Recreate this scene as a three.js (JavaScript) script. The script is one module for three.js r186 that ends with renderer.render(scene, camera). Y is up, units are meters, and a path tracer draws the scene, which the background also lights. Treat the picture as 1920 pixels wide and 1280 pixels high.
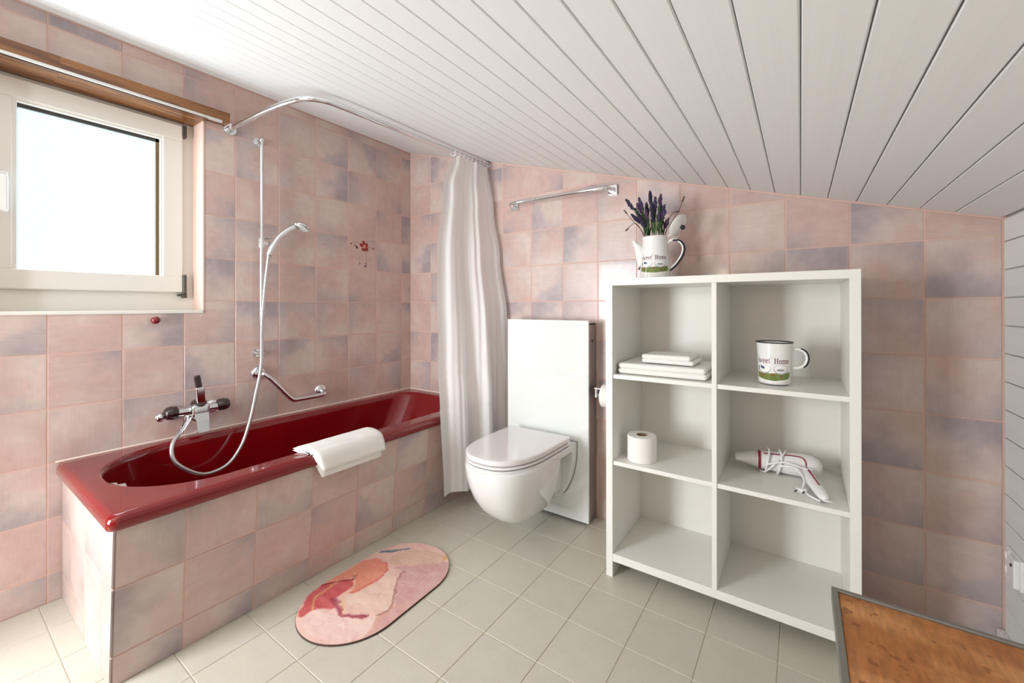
import * as THREE from 'three';
import { mergeGeometries, mergeVertices } from 'three/addons/utils/BufferGeometryUtils.js';
import { RoundedBoxGeometry } from 'three/addons/geometries/RoundedBoxGeometry.js';
import { RectAreaLightUniformsLib } from 'three/addons/lights/RectAreaLightUniformsLib.js';

RectAreaLightUniformsLib.init();
const scene = new THREE.Scene();
scene.background = new THREE.Color(0.75, 0.87, 1.0);

// ---------------------------------------------------------------- camera
const FOCAL = 774.9;                                   // pixels in the 1920 x 1280 frame
const camera = new THREE.PerspectiveCamera(2 * Math.atan(640 / FOCAL) * 180 / Math.PI, 1.5, 0.05, 40);
camera.position.set(2.2666, 1.0778, 1.9682);
camera.rotation.order = 'YXZ';
camera.rotation.set(0.0013, 0.5971, -0.0011);
camera.setViewOffset(1920, 1280, -14.43, 66.96, 1920, 1280);   // shifted lens: verticals stay upright
scene.add(camera);

const renderer = new THREE.WebGLRenderer({ antialias: true });
renderer.toneMapping = THREE.LinearToneMapping;
renderer.toneMappingExposure = 0.9;
renderer.shadowMap.enabled = true;

// ---------------------------------------------------------------- daylight through the two windows
const WIN = { z0: 1.215, z1: 1.885, y0: 1.06, y1: 1.935 };       // opening in the left wall
const WIN2 = { x0: 0.1, x1: 0.8, y0: 0.3, y1: 1.66, z: 2.95 };    // opening in the wall behind the camera
const sideDaylight = new THREE.RectAreaLight(new THREE.Color(0.80, 0.94, 1.0), 5, 0.404, 0.608);
sideDaylight.position.set(-0.1262, 1.522, 1.547);
sideDaylight.rotation.y = -Math.PI / 2;
scene.add(sideDaylight);
const rearDaylight = new THREE.RectAreaLight(new THREE.Color(0.92, 0.96, 1.0), 31, 0.58, 1.24);
rearDaylight.position.set(0.45, 0.98, 2.965);
scene.add(rearDaylight);

// ---------------------------------------------------------------- helpers
let seed = 20240611;
const rnd = () => { seed = (seed + 0x6d2b79f5) | 0; let t = Math.imul(seed ^ (seed >>> 15), 1 | seed); t = (t + Math.imul(t ^ (t >>> 7), 61 | t)) ^ t; return ((t ^ (t >>> 14)) >>> 0) / 4294967296; };
const V = (x, y, z) => new THREE.Vector3(x, y, z);
const lerp = (a, b, t) => a + (b - a) * t;
const sstep = (a, b, x) => { const t = Math.min(1, Math.max(0, (x - a) / (b - a))); return t * t * (3 - 2 * t); };
const used = new Map();
const numbered = (n) => { const k = used.get(n) || 0; used.set(n, k + 1); return k ? n + '_' + String(k).padStart(3, '0') : n; };
const shade = (o) => { o.castShadow = o.receiveShadow = true; return o; };
function part(name, geo, mat, parent) {
  const m = shade(new THREE.Mesh(Array.isArray(geo) ? merge(geo) : geo, mat)); m.name = name; parent.add(m); return m;
}
function thing(name, label, category, pos = [0, 0, 0], group) {
  const g = new THREE.Group(); g.name = numbered(name); g.position.set(...pos); g.userData = { label, category };
  if (group) g.userData.group = group; scene.add(g); return g;
}
function tagged(name, geo, mat, label, category, pos = [0, 0, 0], group) {
  const m = shade(new THREE.Mesh(Array.isArray(geo) ? merge(geo) : geo, mat)); m.name = numbered(name); m.position.set(...pos);
  m.userData = { label, category }; if (group) m.userData.group = group; scene.add(m); return m;
}
function struct(name, geo, mat, label, category) {
  const m = shade(new THREE.Mesh(Array.isArray(geo) ? merge(geo) : geo, mat)); m.name = name; m.userData = { kind: 'structure', label, category }; scene.add(m); return m;
}
function merge(list) {
  return mergeGeometries(list.map((g) => { const h = g.index ? g.toNonIndexed() : g; for (const k of Object.keys(h.attributes)) if (!['position', 'normal', 'uv'].includes(k)) h.deleteAttribute(k); if (!h.attributes.uv) h.setAttribute('uv', new THREE.BufferAttribute(new Float32Array(h.attributes.position.count * 2), 2)); return h; }));
}
const box = (x0, x1, y0, y1, z0, z1) => new THREE.BoxGeometry(x1 - x0, y1 - y0, z1 - z0).translate((x0 + x1) / 2, (y0 + y1) / 2, (z0 + z1) / 2);
const rbox = (x0, x1, y0, y1, z0, z1, r = 0.002, s = 2) => new RoundedBoxGeometry(x1 - x0, y1 - y0, z1 - z0, s, r).translate((x0 + x1) / 2, (y0 + y1) / 2, (z0 + z1) / 2);
const tube = (pts, r, seg = 40, rad = 12, closed = false) => new THREE.TubeGeometry(new THREE.CatmullRomCurve3(pts, closed, 'centripetal'), seg, r, rad, closed);
const lathe = (pts, seg = 40) => new THREE.LatheGeometry(pts.map(([r, y]) => new THREE.Vector2(r, y)), seg);
const upright = (g, h) => { const a = g.attributes.position, u = g.attributes.uv; for (let i = 0; i < a.count; i++) u.setY(i, a.getY(i) / h); return g; };
const ball = (r, p, sx = 1, sy = 1, sz = 1) => new THREE.SphereGeometry(r, 20, 14).scale(sx, sy, sz).translate(...p);
function cyl(a, b, r0, r1 = r0, seg = 20) {             // closed cylinder from a to b
  const d = b.clone().sub(a), g = new THREE.CylinderGeometry(r1, r0, d.length(), seg);
  return g.applyQuaternion(new THREE.Quaternion().setFromUnitVectors(V(0, 1, 0), d.clone().normalize())).translate((a.x + b.x) / 2, (a.y + b.y) / 2, (a.z + b.z) / 2);
}
function loft(rings, capA = true, capB = true) {        // closed rings of equal count
  const n = rings[0].length, pos = [], idx = [], uv = [];
  rings.forEach((r, i) => r.forEach((p, j) => { pos.push(p.x, p.y, p.z); uv.push(j / n, i / (rings.length - 1)); }));
  for (let i = 0; i + 1 < rings.length; i++) for (let j = 0; j < n; j++) {
    const a = i * n + j, b = i * n + (j + 1) % n, c = a + n, d = b + n; idx.push(a, b, c, b, d, c);
  }
  const cap = (r, base, flip) => { const c = r.reduce((s, p) => s.add(p), V(0, 0, 0)).multiplyScalar(1 / n); pos.push(c.x, c.y, c.z); uv.push(0.5, 0.5); const k = pos.length / 3 - 1; for (let j = 0; j < n; j++) { const a = base + j, b = base + (j + 1) % n; flip ? idx.push(k, b, a) : idx.push(k, a, b); } };
  if (capA) cap(rings[0], 0, true);
  if (capB) cap(rings[rings.length - 1], (rings.length - 1) * n, false);
  const g = new THREE.BufferGeometry(); g.setAttribute('position', new THREE.Float32BufferAttribute(pos, 3)); g.setAttribute('uv', new THREE.Float32BufferAttribute(uv, 2)); g.setIndex(idx); g.computeVertexNormals(); return g;
}
function grid(nu, nv, f) {                               // open sheet f(u, v) -> Vector3
  const pos = [], idx = [], uv = [];
  for (let i = 0; i <= nv; i++) for (let j = 0; j <= nu; j++) { const p = f(j / nu, i / nv); pos.push(p.x, p.y, p.z); uv.push(j / nu, 1 - i / nv); }
  for (let i = 0; i < nv; i++) for (let j = 0; j < nu; j++) { const a = i * (nu + 1) + j, b = a + 1, c = a + nu + 1, d = c + 1; idx.push(a, c, b, b, c, d); }
  const g = new THREE.BufferGeometry(); g.setAttribute('position', new THREE.Float32BufferAttribute(pos, 3)); g.setAttribute('uv', new THREE.Float32BufferAttribute(uv, 2)); g.setIndex(idx); g.computeVertexNormals(); return g;
}
// a flat chamfered piece (tile, board) from a convex outline, counter-clockwise in its plane, front at z = 0, body behind
function piece(poly, t, ch, cell, rot = 0) {
  const n = poly.length, inset = [], area = poly.reduce((s, p, i) => { const q = poly[(i + 1) % n]; return s + p[0] * q[1] - q[0] * p[1]; }, 0);
  const P = area < 0 ? poly.slice().reverse() : poly;
  for (let i = 0; i < n; i++) {
    const p = P[i], a = P[(i + n - 1) % n], b = P[(i + 1) % n];
    const e1 = [p[0] - a[0], p[1] - a[1]], e2 = [b[0] - p[0], b[1] - p[1]], l1 = Math.hypot(...e1), l2 = Math.hypot(...e2);
    const n1 = [-e1[1] / l1, e1[0] / l1], n2 = [-e2[1] / l2, e2[0] / l2], k = ch / Math.max(0.3, 1 + n1[0] * n2[0] + n1[1] * n2[1]);
    inset.push([p[0] + (n1[0] + n2[0]) * k, p[1] + (n1[1] + n2[1]) * k]);
  }
  const pos = [], uv = [];
  const tx = (x, y) => { let u = (x - cell[0]) / (cell[2] - cell[0]), v = (y - cell[1]) / (cell[3] - cell[1]); for (let r = 0; r < rot; r++) [u, v] = [1 - v, u]; return [u, v]; };
  const put = (p, z) => { pos.push(p[0], p[1], z); uv.push(...tx(p[0], p[1])); };
  for (let i = 1; i + 1 < n; i++) { put(inset[0], 0); put(inset[i], 0); put(inset[i + 1], 0); }
  for (let i = 0; i < n; i++) {
    const j = (i + 1) % n;
    for (const [A, za, B, zb] of [[P, -ch, inset, 0], [P, -t, P, -ch]]) { put(A[i], za); put(A[j], za); put(B[j], zb); put(A[i], za); put(B[j], zb); put(B[i], zb); }
  }
  const g = new THREE.BufferGeometry(); g.setAttribute('position', new THREE.Float32BufferAttribute(pos, 3)); g.setAttribute('uv', new THREE.Float32BufferAttribute(uv, 2)); g.computeVertexNormals(); return g;
}
function clip(poly, a, b, c) {                            // keep a x + b y <= c
  const out = [], d = (p) => a * p[0] + b * p[1] - c;
  poly.forEach((p, i) => { const q = poly[(i + 1) % poly.length], dp = d(p), dq = d(q); if (dp <= 0) out.push(p); if ((dp < 0 && dq > 0) || (dp > 0 && dq < 0)) { const t = dp / (dp - dq); out.push([lerp(p[0], q[0], t), lerp(p[1], q[1], t)]); } });
  return out.filter((p, i) => { const q = out[(i + 1) % out.length]; return Math.hypot(p[0] - q[0], p[1] - q[1]) > 1e-4; });
}
const pieceCache = new Map();
function placePiece(parent, name, poly, t, ch, cell, rot, mat, frame) {   // frame: origin, right, up, normal
  let xs = poly.map((p) => p[0]), ys = poly.map((p) => p[1]);
  if (Math.max(...xs) - Math.min(...xs) < 0.006 || Math.max(...ys) - Math.min(...ys) < 0.006) return null;
  const ox = cell[0], oy = cell[1], rel = poly.map(([x, y]) => [x - ox, y - oy]);
  const key = rel.map((p) => p.map((v) => v.toFixed(4)).join(',')).join(';') + '|' + [t, ch, rot].join(',');
  if (!pieceCache.has(key)) pieceCache.set(key, piece(rel, t, ch, [0, 0, cell[2] - ox, cell[3] - oy], rot));
  const m = shade(new THREE.Mesh(pieceCache.get(key), mat)); m.name = name;
  const o = frame.o.clone().addScaledVector(frame.r, ox).addScaledVector(frame.u, oy);
  m.matrix.makeBasis(frame.r, frame.u, frame.n).setPosition(o); m.matrix.decompose(m.position, m.quaternion, m.scale);
  parent.add(m); return m;
}

// ---------------------------------------------------------------- noise and textures
const hash = (x, y, s) => { let h = Math.imul(x, 374761393) ^ Math.imul(y, 668265263) ^ Math.imul(s, 1274126177); h = Math.imul(h ^ (h >>> 13), 1103515245); return ((h ^ (h >>> 16)) >>> 0) / 4294967296; };
function vnoise(x, y, s, px = 1e9, py = 1e9) { const xi = Math.floor(x), yi = Math.floor(y), fx = x - xi, fy = y - yi, u = fx * fx * (3 - 2 * fx), v = fy * fy * (3 - 2 * fy); const w = (a, p) => ((a % p) + p) % p; return lerp(lerp(hash(w(xi, px), w(yi, py), s), hash(w(xi + 1, px), w(yi, py), s), u), lerp(hash(w(xi, px), w(yi + 1, py), s), hash(w(xi + 1, px), w(yi + 1, py), s), u), v); }
function fbm(x, y, s, o = 4) { let a = 0.5, f = 1, r = 0, n = 0; for (let i = 0; i < o; i++) { r += a * vnoise(x * f, y * f, s + i * 17); n += a; a *= 0.5; f *= 2; } return r / n; }
function dataTex(w, h, f, srgb = true) {
  const d = new Uint8Array(w * h * 4);
  for (let y = 0; y < h; y++) for (let x = 0; x < w; x++) { const c = f(x / w, y / h); for (let k = 0; k < 3; k++) d[(y * w + x) * 4 + k] = Math.max(0, Math.min(255, c[k])); d[(y * w + x) * 4 + 3] = 255; }
  const t = new THREE.DataTexture(d, w, h); t.magFilter = THREE.LinearFilter; t.minFilter = THREE.LinearFilter; t.wrapS = t.wrapT = THREE.RepeatWrapping; if (srgb) t.colorSpace = THREE.SRGBColorSpace; t.needsUpdate = true; return t;
}
function canvasTex(w, h, draw) { const c = document.createElement('canvas'); c.width = w; c.height = h; draw(c.getContext('2d'), w, h); const t = new THREE.CanvasTexture(c); t.colorSpace = THREE.SRGBColorSpace; return t; }
const mix3 = (a, b, t) => a.map((v, i) => lerp(v, b[i], t));
const STD = (o) => new THREE.MeshStandardMaterial(o), PHY = (o) => new THREE.MeshPhysicalMaterial(o);

// glazed wall tile: pink beige ground, rose veils, lilac-grey clouds sponged on
function tileColour(s, cloud) {
  const cx = 0.5 + Math.cos(hash(s, 1, 9) * 6.28), cy = 0.5 + Math.sin(hash(s, 1, 9) * 6.28);
  return (u, v) => {
    const rose = fbm(u * 1.4 + s * 3.1, v * 1.4, s, 4), cl = fbm(u * 1.6 + 7.7 * s, v * 1.6 + 1.3, s + 50, 4), d = ((u - 0.5) * (cx - 0.5) + (v - 0.5) * (cy - 0.5)) / Math.hypot(cx - 0.5, cy - 0.5);
    let c = mix3([208, 188, 180], [202, 170, 162], sstep(0.25, 0.75, rose));
    c = mix3(c, [160, 149, 153], cloud * sstep(0.3, 1.05, cl + 0.75 * d));
    const st = (fbm(u * 4, v * 34, s + 90, 2) - 0.5) * 7 + (fbm(u * 9, v * 9, s + 70, 3) - 0.5) * 12;
    const e = Math.min(u, v, 1 - u, 1 - v);
    c = mix3(c, [208, 170, 160], 0.4 * (1 - sstep(0.0, 0.05, e)));
    return c.map((q) => q + st);
  };
}
const tileMats = [];
for (let s = 0; s < 9; s++) tileMats.push(PHY({ map: dataTex(256, 256, tileColour(s + 1, [0.9, 0.35, 0.75, 0.15, 0.95, 0.5, 0.65, 0.85, 0.3][s])), roughness: 0.3, clearcoat: 0.22, clearcoatRoughness: 0.06 }));
const flowerTile = PHY({ roughness: 0.3, clearcoat: 0.22, clearcoatRoughness: 0.06, map: canvasTex(512, 512, (g) => {
  const f = tileColour(5, 0.55), im = g.createImageData(512, 512);
  for (let y = 0; y < 512; y++) for (let x = 0; x < 512; x++) { const c = f(x / 512, 1 - y / 512); for (let k = 0; k < 3; k++) im.data[(y * 512 + x) * 4 + k] = c[k]; im.data[(y * 512 + x) * 4 + 3] = 255; }
  g.putImageData(im, 0, 0);
  const line = (p, w, c) => { g.strokeStyle = c; g.lineWidth = w; g.lineCap = 'round'; g.beginPath(); g.moveTo(p[0], p[1]); g.bezierCurveTo(...p.slice(2)); g.stroke(); };
  line([245, 200, 180, 300, 190, 390, 205, 440], 4, '#7d5a5a'); line([300, 210, 330, 300, 330, 360, 315, 430], 4, '#6f5a66'); line([205, 90, 130, 60, 80, 90, 40, 110], 4, '#7a4a48'); line([320, 120, 370, 130, 420, 140, 455, 145], 4, '#7a4a48');
  const petal = (x, y, rx, ry, a, c) => { g.fillStyle = c; g.beginPath(); g.ellipse(x, y, rx, ry, a, 0, 7); g.fill(); };
  for (const [x, y, rx, ry, a] of [[235, 115, 38, 26, 0.4], [275, 75, 38, 26, 1.4], [325, 110, 26, 42, 0.2], [330, 165, 28, 38, -0.5], [275, 180, 42, 26, 0.2]]) petal(x, y, rx, ry, a, '#8a1a14');
  for (const [x, y, rx, ry, a] of [[245, 110, 22, 12, 0.4], [320, 140, 13, 26, 0.2], [280, 172, 24, 12, 0.2]]) petal(x, y, rx, ry, a, '#a63022');
  petal(287, 122, 24, 22, 0, '#d88a78'); petal(150, 155, 17, 26, -0.5, '#4a1212'); petal(115, 130, 12, 16, 0.6, '#8a5a50'); petal(52, 108, 13, 12, 0, '#5a2a2a'); petal(455, 147, 14, 13, 0, '#7a3a3a');
  petal(298, 450, 18, 14, -0.3, '#5a3a3a'); petal(320, 436, 16, 9, -0.2, '#6a4646'); petal(206, 410, 9, 15, -0.3, '#6a4a48'); petal(310, 400, 8, 16, 0.2, '#6a4a55');
}) });
const M = {
  grout: STD({ color: '#dfbcae', roughness: 0.85 }),
  floorGrout: STD({ color: '#cfc8b6', roughness: 0.8 }),
  chrome: STD({ color: '#e8eaec', metalness: 1, roughness: 0.1 }),
  steel: STD({ color: '#b9b9b8', metalness: 1, roughness: 0.3 }),
  hose: STD({ color: '#cfcfcf', metalness: 0.9, roughness: 0.28 }),
  darkKnob: PHY({ color: '#2b1512', roughness: 0.2, clearcoat: 0.8, clearcoatRoughness: 0.08 }),
  black: STD({ color: '#151416', roughness: 0.45 }),
  enamelRed: PHY({ color: '#7a060c', roughness: 0.16, clearcoat: 0.5, clearcoatRoughness: 0.04 }),
  caulk: STD({ color: '#ecd8cc', roughness: 0.5 }),
  ceramic: PHY({ color: '#e9e7e4', roughness: 0.14, clearcoat: 0.7, clearcoatRoughness: 0.04 }),
  seat: PHY({ color: '#e6e0df', roughness: 0.16, clearcoat: 0.5, clearcoatRoughness: 0.06 }),
  gasket: STD({ color: '#8d8c86', roughness: 0.7 }),
  glassWhite: PHY({ color: '#eceeea', roughness: 0.05, clearcoat: 1, clearcoatRoughness: 0.01 }),
  alu: STD({ color: '#a39a96', metalness: 0.75, roughness: 0.38 }),
  shelf: PHY({ color: '#ece9e2', roughness: 0.35, clearcoat: 0.15, clearcoatRoughness: 0.3 }),
  cotton: PHY({ color: '#eeebe6', roughness: 0.95, sheen: 0.3, sheenRoughness: 0.6 }),
  paper: STD({ color: '#f1ece6', roughness: 0.95 }),
  card: STD({ color: '#8a6f55', roughness: 0.9 }),
  plastic: PHY({ color: '#efedea', roughness: 0.3, clearcoat: 0.25, clearcoatRoughness: 0.1 }),
  magenta: PHY({ color: '#8e1338', roughness: 0.3 }),
  frame: PHY({ color: '#e6e2da', roughness: 0.32, clearcoat: 0.2 }),
  seal: STD({ color: '#3b3733', roughness: 0.7 }), sealBrown: STD({ color: '#6d5434', roughness: 0.6 }),
  hinge: STD({ color: '#5a544c', metalness: 0.6, roughness: 0.4 }),
  enamel: PHY({ color: '#efeeea', roughness: 0.12, clearcoat: 0.6 }),
  plaster: STD({ color: '#b5aca1', roughness: 0.9 }),
  redKnob: PHY({ color: '#7a0d1a', roughness: 0.2, clearcoat: 0.6 }),
};
const woodTex = dataTex(512, 128, (u, v) => { const g = fbm(u * 3, v * 22 + fbm(u * 4, v * 3, 3) * 3, 11, 4), k = fbm(u * 40, v * 90, 5, 2); return mix3([92, 52, 20], [146, 94, 46], sstep(0.25, 0.75, g)).map((c) => c * (0.88 + 0.24 * k)); });
M.wood = PHY({ map: woodTex, roughness: 0.32, clearcoat: 0.3, clearcoatRoughness: 0.15 });
const boardTex = dataTex(128, 512, (u, v) => { const g = fbm(u * 9, v * 3, 21, 3), k = fbm(u * 60, v * 14, 23, 2); return [231, 231, 229].map((c) => c * (0.983 + 0.022 * g + 0.008 * k)); });
M.board = STD({ map: boardTex, roughness: 0.5 });
M.boardBack = STD({ color: '#d2d0cb', roughness: 0.8 });
const floorMats = [0, 1, 2].map((s) => PHY({ map: dataTex(128, 128, (u, v) => { const a = fbm(u * 4, v * 4, 31 + s, 3) - 0.5, b = fbm(u * 60, v * 60, 41 + s, 2) - 0.5; return [199 + s, 194 + s, 181].map((c) => c + a * 7 + b * 6); }), roughness: 0.4, clearcoat: 0.12, clearcoatRoughness: 0.3 }));

// ---------------------------------------------------------------- the room
const CEIL = (x) => 2.152 - 0.2825 * x, XR = 2.805, ZF = 2.95, TW = 0.2015, TH = 0.2, Z0 = 0.0792, Y0 = 0.1046, X0 = 0.0008;
const extr = (pts, depth, holes = []) => { const s = new THREE.Shape(pts.map(([x, y]) => new THREE.Vector2(x, y))); for (const h of holes) s.holes.push(new THREE.Path(h.map(([x, y]) => new THREE.Vector2(x, y)))); return new THREE.ExtrudeGeometry(s, { depth, bevelEnabled: false }); };

// floor
const floor = struct('floor', box(-0.2, XR + 0.2, -0.16, -0.0022, -0.2, ZF + 0.2), M.floorGrout, 'beige square floor tiles laid in a straight grid', 'floor');
{
  const F = { o: V(0, 0, 0), r: V(1, 0, 0), u: V(0, 0, -1), n: V(0, 1, 0) }, T = 0.2019, g = 0.0014;
  for (let a = -5; a < 10; a++) for (let b = -3; b < 13; b++) {
    const x0 = 0.9968 + T * a, z0 = 0.4998 + T * b, cell = [x0, -z0 - T, x0 + T, -z0];
    let p = [[x0 + g, -z0 - T + g], [x0 + T - g, -z0 - T + g], [x0 + T - g, -z0 - g], [x0 + g, -z0 - g]];
    for (const h of [[-1, 0, -0.001], [1, 0, XR - 0.001], [0, 1, -0.001], [0, -1, ZF - 0.001]]) { p = clip(p, ...h); if (p.length < 3) break; }
    if (p.length > 2) placePiece(floor, 'floor_tile', p, 0.006, 0.0012, cell, Math.floor(rnd() * 4), floorMats[Math.floor(rnd() * 3)], F);
  }
}
// left wall with the window opening
const wallLeft = struct('wall_left', extr([[-ZF - 0.2, -0.05], [0.2, -0.05], [0.2, 2.5], [-ZF - 0.2, 2.5]], 0.24, [[[-WIN.z1, WIN.y0], [-WIN.z1, WIN.y1 + 0.02], [-WIN.z0, WIN.y1 + 0.02], [-WIN.z0, WIN.y0]]]).rotateY(Math.PI / 2).translate(-0.2415, 0, 0), M.grout, 'pink clouded tile wall with a deep window opening', 'wall');
const pick = () => tileMats[Math.floor(rnd() * tileMats.length)];
{
  const F = { o: V(0, 0, 0), r: V(0, 0, -1), u: V(0, 1, 0), n: V(1, 0, 0) }, g = 0.0016, hole = [-WIN.z1, WIN.y0, -WIN.z0, WIN.y1];
  for (let k = -1; k < 15; k++) for (let r = -1; r < 12; r++) {
    const z0 = Z0 + TW * k, y0 = Y0 + TH * r, cell = [-z0 - TW, y0, -z0, y0 + TH];
    let p = [[cell[0] + g, cell[1] + g], [cell[2] - g, cell[1] + g], [cell[2] - g, cell[3] - g], [cell[0] + g, cell[3] - g]];
    for (const h of [[1, 0, -0.001], [-1, 0, ZF], [0, -1, 0], [0, 1, CEIL(0) - 0.006]]) { p = clip(p, ...h); if (p.length < 3) break; }
    if (p.length < 3) continue;
    const rot = Math.floor(rnd() * 4), flower = k === 1 && r === 6, mat = flower ? flowerTile : pick();
    const inX = cell[2] > hole[0] && cell[0] < hole[2], inY = cell[3] > hole[1] && cell[1] < hole[3];
    if (!inX || !inY) { placePiece(wallLeft, 'tile', p, 0.006, 0.001, cell, flower ? 0 : rot, mat, F); continue; }
    const below = clip(p, 0, 1, hole[1]), above = clip(p, 0, -1, -hole[3]); let mid = clip(clip(p, 0, -1, -hole[1]), 0, 1, hole[3]);
    if (below.length > 2) placePiece(wallLeft, 'tile', below, 0.006, 0.0004, cell, rot, mat, F);
    if (above.length > 2) placePiece(wallLeft, 'tile', above, 0.006, 0.0004, cell, rot, mat, F);
    if (mid.length > 2) for (const q of [clip(mid, 1, 0, hole[0]), clip(mid, -1, 0, -hole[2])]) if (q.length > 2) placePiece(wallLeft, 'tile', q, 0.006, 0.0004, cell, rot, mat, F);
  }
}
// back wall under the slope
const wallBack = struct('wall_back', extr([[-0.2, -0.05], [XR + 0.2, -0.05], [XR + 0.2, CEIL(XR + 0.2) + 0.05], [-0.2, CEIL(-0.2) + 0.05]], 0.2).translate(0, 0, -0.2015), M.grout, 'pink clouded tile wall cut off by the sloping ceiling', 'wall');
{
  const F = { o: V(0, 0, 0), r: V(1, 0, 0), u: V(0, 1, 0), n: V(0, 0, 1) }, g = 0.0016;
  for (let k = 0; k < 14; k++) for (let r = -1; r < 11; r++) {
    const x0 = X0 + TW * k, y0 = Y0 + TH * r, cell = [x0, y0, x0 + TW, y0 + TH];
    let p = [[cell[0] + g, cell[1] + g], [cell[2] - g, cell[1] + g], [cell[2] - g, cell[3] - g], [cell[0] + g, cell[3] - g]];
    for (const h of [[-1, 0, -0.001], [1, 0, XR - 0.004], [0, -1, 0], [0.2825, 1, 2.152 - 0.006]]) { p = clip(p, ...h); if (p.length < 3) break; }
    if (p.length > 2) placePiece(wallBack, 'tile', p, 0.006, 0.001, cell, Math.floor(rnd() * 4), pick(), F);
  }
}
// sloping board ceiling
const SL = Math.hypot(1, 0.2825), ceiling = struct('ceiling', extr([[-0.3, CEIL(-0.3) + 0.0105], [XR + 0.3, CEIL(XR + 0.3) + 0.0105], [XR + 0.3, CEIL(XR + 0.3) + 0.2], [-0.3, CEIL(-0.3) + 0.2]], ZF + 0.4).translate(0, 0, -0.2), M.boardBack, 'white painted tongue and groove boards on the sloping ceiling', 'ceiling');
{
  const r = V(1 / SL, -0.2825 / SL, 0), n = V(-0.2825 / SL, -1 / SL, 0), F = { o: V(0, 2.152, 0), r, u: V(0, 0, 1), n }, g = 0.0013;
  const lines = [0.003]; for (let k = 31; k >= 0; k--) lines.push(2.695 - 0.0857 * k); lines.push(2.803);
  for (let i = 0; i + 1 < lines.length; i++) {
    const s0 = lines[i] * SL, s1 = lines[i + 1] * SL; if (s1 - s0 < 0.012) continue;
    placePiece(ceiling, 'ceiling_board', [[s0 + g, 0.003], [s1 - g, 0.003], [s1 - g, ZF - 0.003], [s0 + g, ZF - 0.003]], 0.012, 0.0022, [s0, 0, s1, ZF], 0, M.board, F);
  }
}
// low boarded wall on the right
const wallRight = struct('wall_right', box(XR + 0.0105, XR + 0.2, -0.05, 1.4, -0.2, ZF + 0.2), M.boardBack, 'white horizontal boards on the low wall under the slope', 'wall');
{
  const F = { o: V(XR, 0, 0), r: V(0, 0, 1), u: V(0, 1, 0), n: V(-1, 0, 0) }, g = 0.0016;
  for (let k = -13; k < 4; k++) {
    const y0 = 1.104 + 0.0894 * k, p = clip(clip([[0.003, y0 + g], [ZF - 0.003, y0 + g], [ZF - 0.003, y0 + 0.0894 - g], [0.003, y0 + 0.0894 - g]], 0, -1, -0.003), 0, 1, CEIL(XR) - 0.004);
    if (p.length > 2) placePiece(wallRight, 'wall_board', p, 0.012, 0.0022, [0, y0, ZF, y0 + 0.0894], 1, M.board, F);
  }
}
struct('baseboard_right', rbox(XR - 0.018, XR, 0, 0.042, 0.002, ZF, 0.003), M.frame, 'white skirting board along the low boarded wall', 'baseboard');
// wall behind the camera, with the second window
struct('wall_front', extr([[-0.2, -0.05], [XR + 0.2, -0.05], [XR + 0.2, CEIL(XR + 0.2) + 0.05], [-0.2, CEIL(-0.2) + 0.05]], 0.2, [[[WIN2.x0, WIN2.y0], [WIN2.x0, WIN2.y1], [WIN2.x1, WIN2.y1], [WIN2.x1, WIN2.y0]]]).translate(0, 0, ZF), M.plaster, 'plain light plaster wall with a tall window', 'wall');

struct('wall_pier', box(0.0, 0.25, 0, CEIL(0.25) - 0.004, 2.32, 2.44), M.plaster, 'short plaster wall pier standing out from the tiled window wall', 'wall');
// windows: frosted panes lit by the sky
function lathWin(name, label) { const g = new THREE.Group(); g.name = name; g.userData = { kind: 'structure', label, category: 'window' }; scene.add(g); return g; }
const bars = (x0, x1, z0, z1, y0, y1, w, r = 0.004) => [rbox(x0, x1, y0, y0 + w, z0, z1, r), rbox(x0, x1, y1 - w, y1, z0, z1, r), rbox(x0, x1, y0 + w - 0.004, y1 - w + 0.004, z0, z0 + w, r), rbox(x0, x1, y0 + w - 0.004, y1 - w + 0.004, z1 - w, z1, r)];
const frost = dataTex(256, 256, (u, v) => { const k = vnoise(u * 128, v * 128, 77, 128, 128); return [128 + 90 * (k - 0.5), 0, 0].map(() => 110 + 90 * k); }, false);
frost.repeat.set(3, 3);
const frostCol = dataTex(256, 256, (u, v) => { const k = vnoise(u * 110, v * 110, 79, 110, 110), m = vnoise(u * 40, v * 40, 78, 40, 40); return [212, 240, 250].map((c) => c + (k - 0.5) * 16 + (m - 0.5) * 10); });
frostCol.repeat.set(2, 2);
M.pane = PHY({ color: '#7f9098', roughness: 0.5, bumpMap: frost, bumpScale: 0.0006, emissive: '#ffffff', emissiveMap: frostCol, emissiveIntensity: 1.32 });
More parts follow.
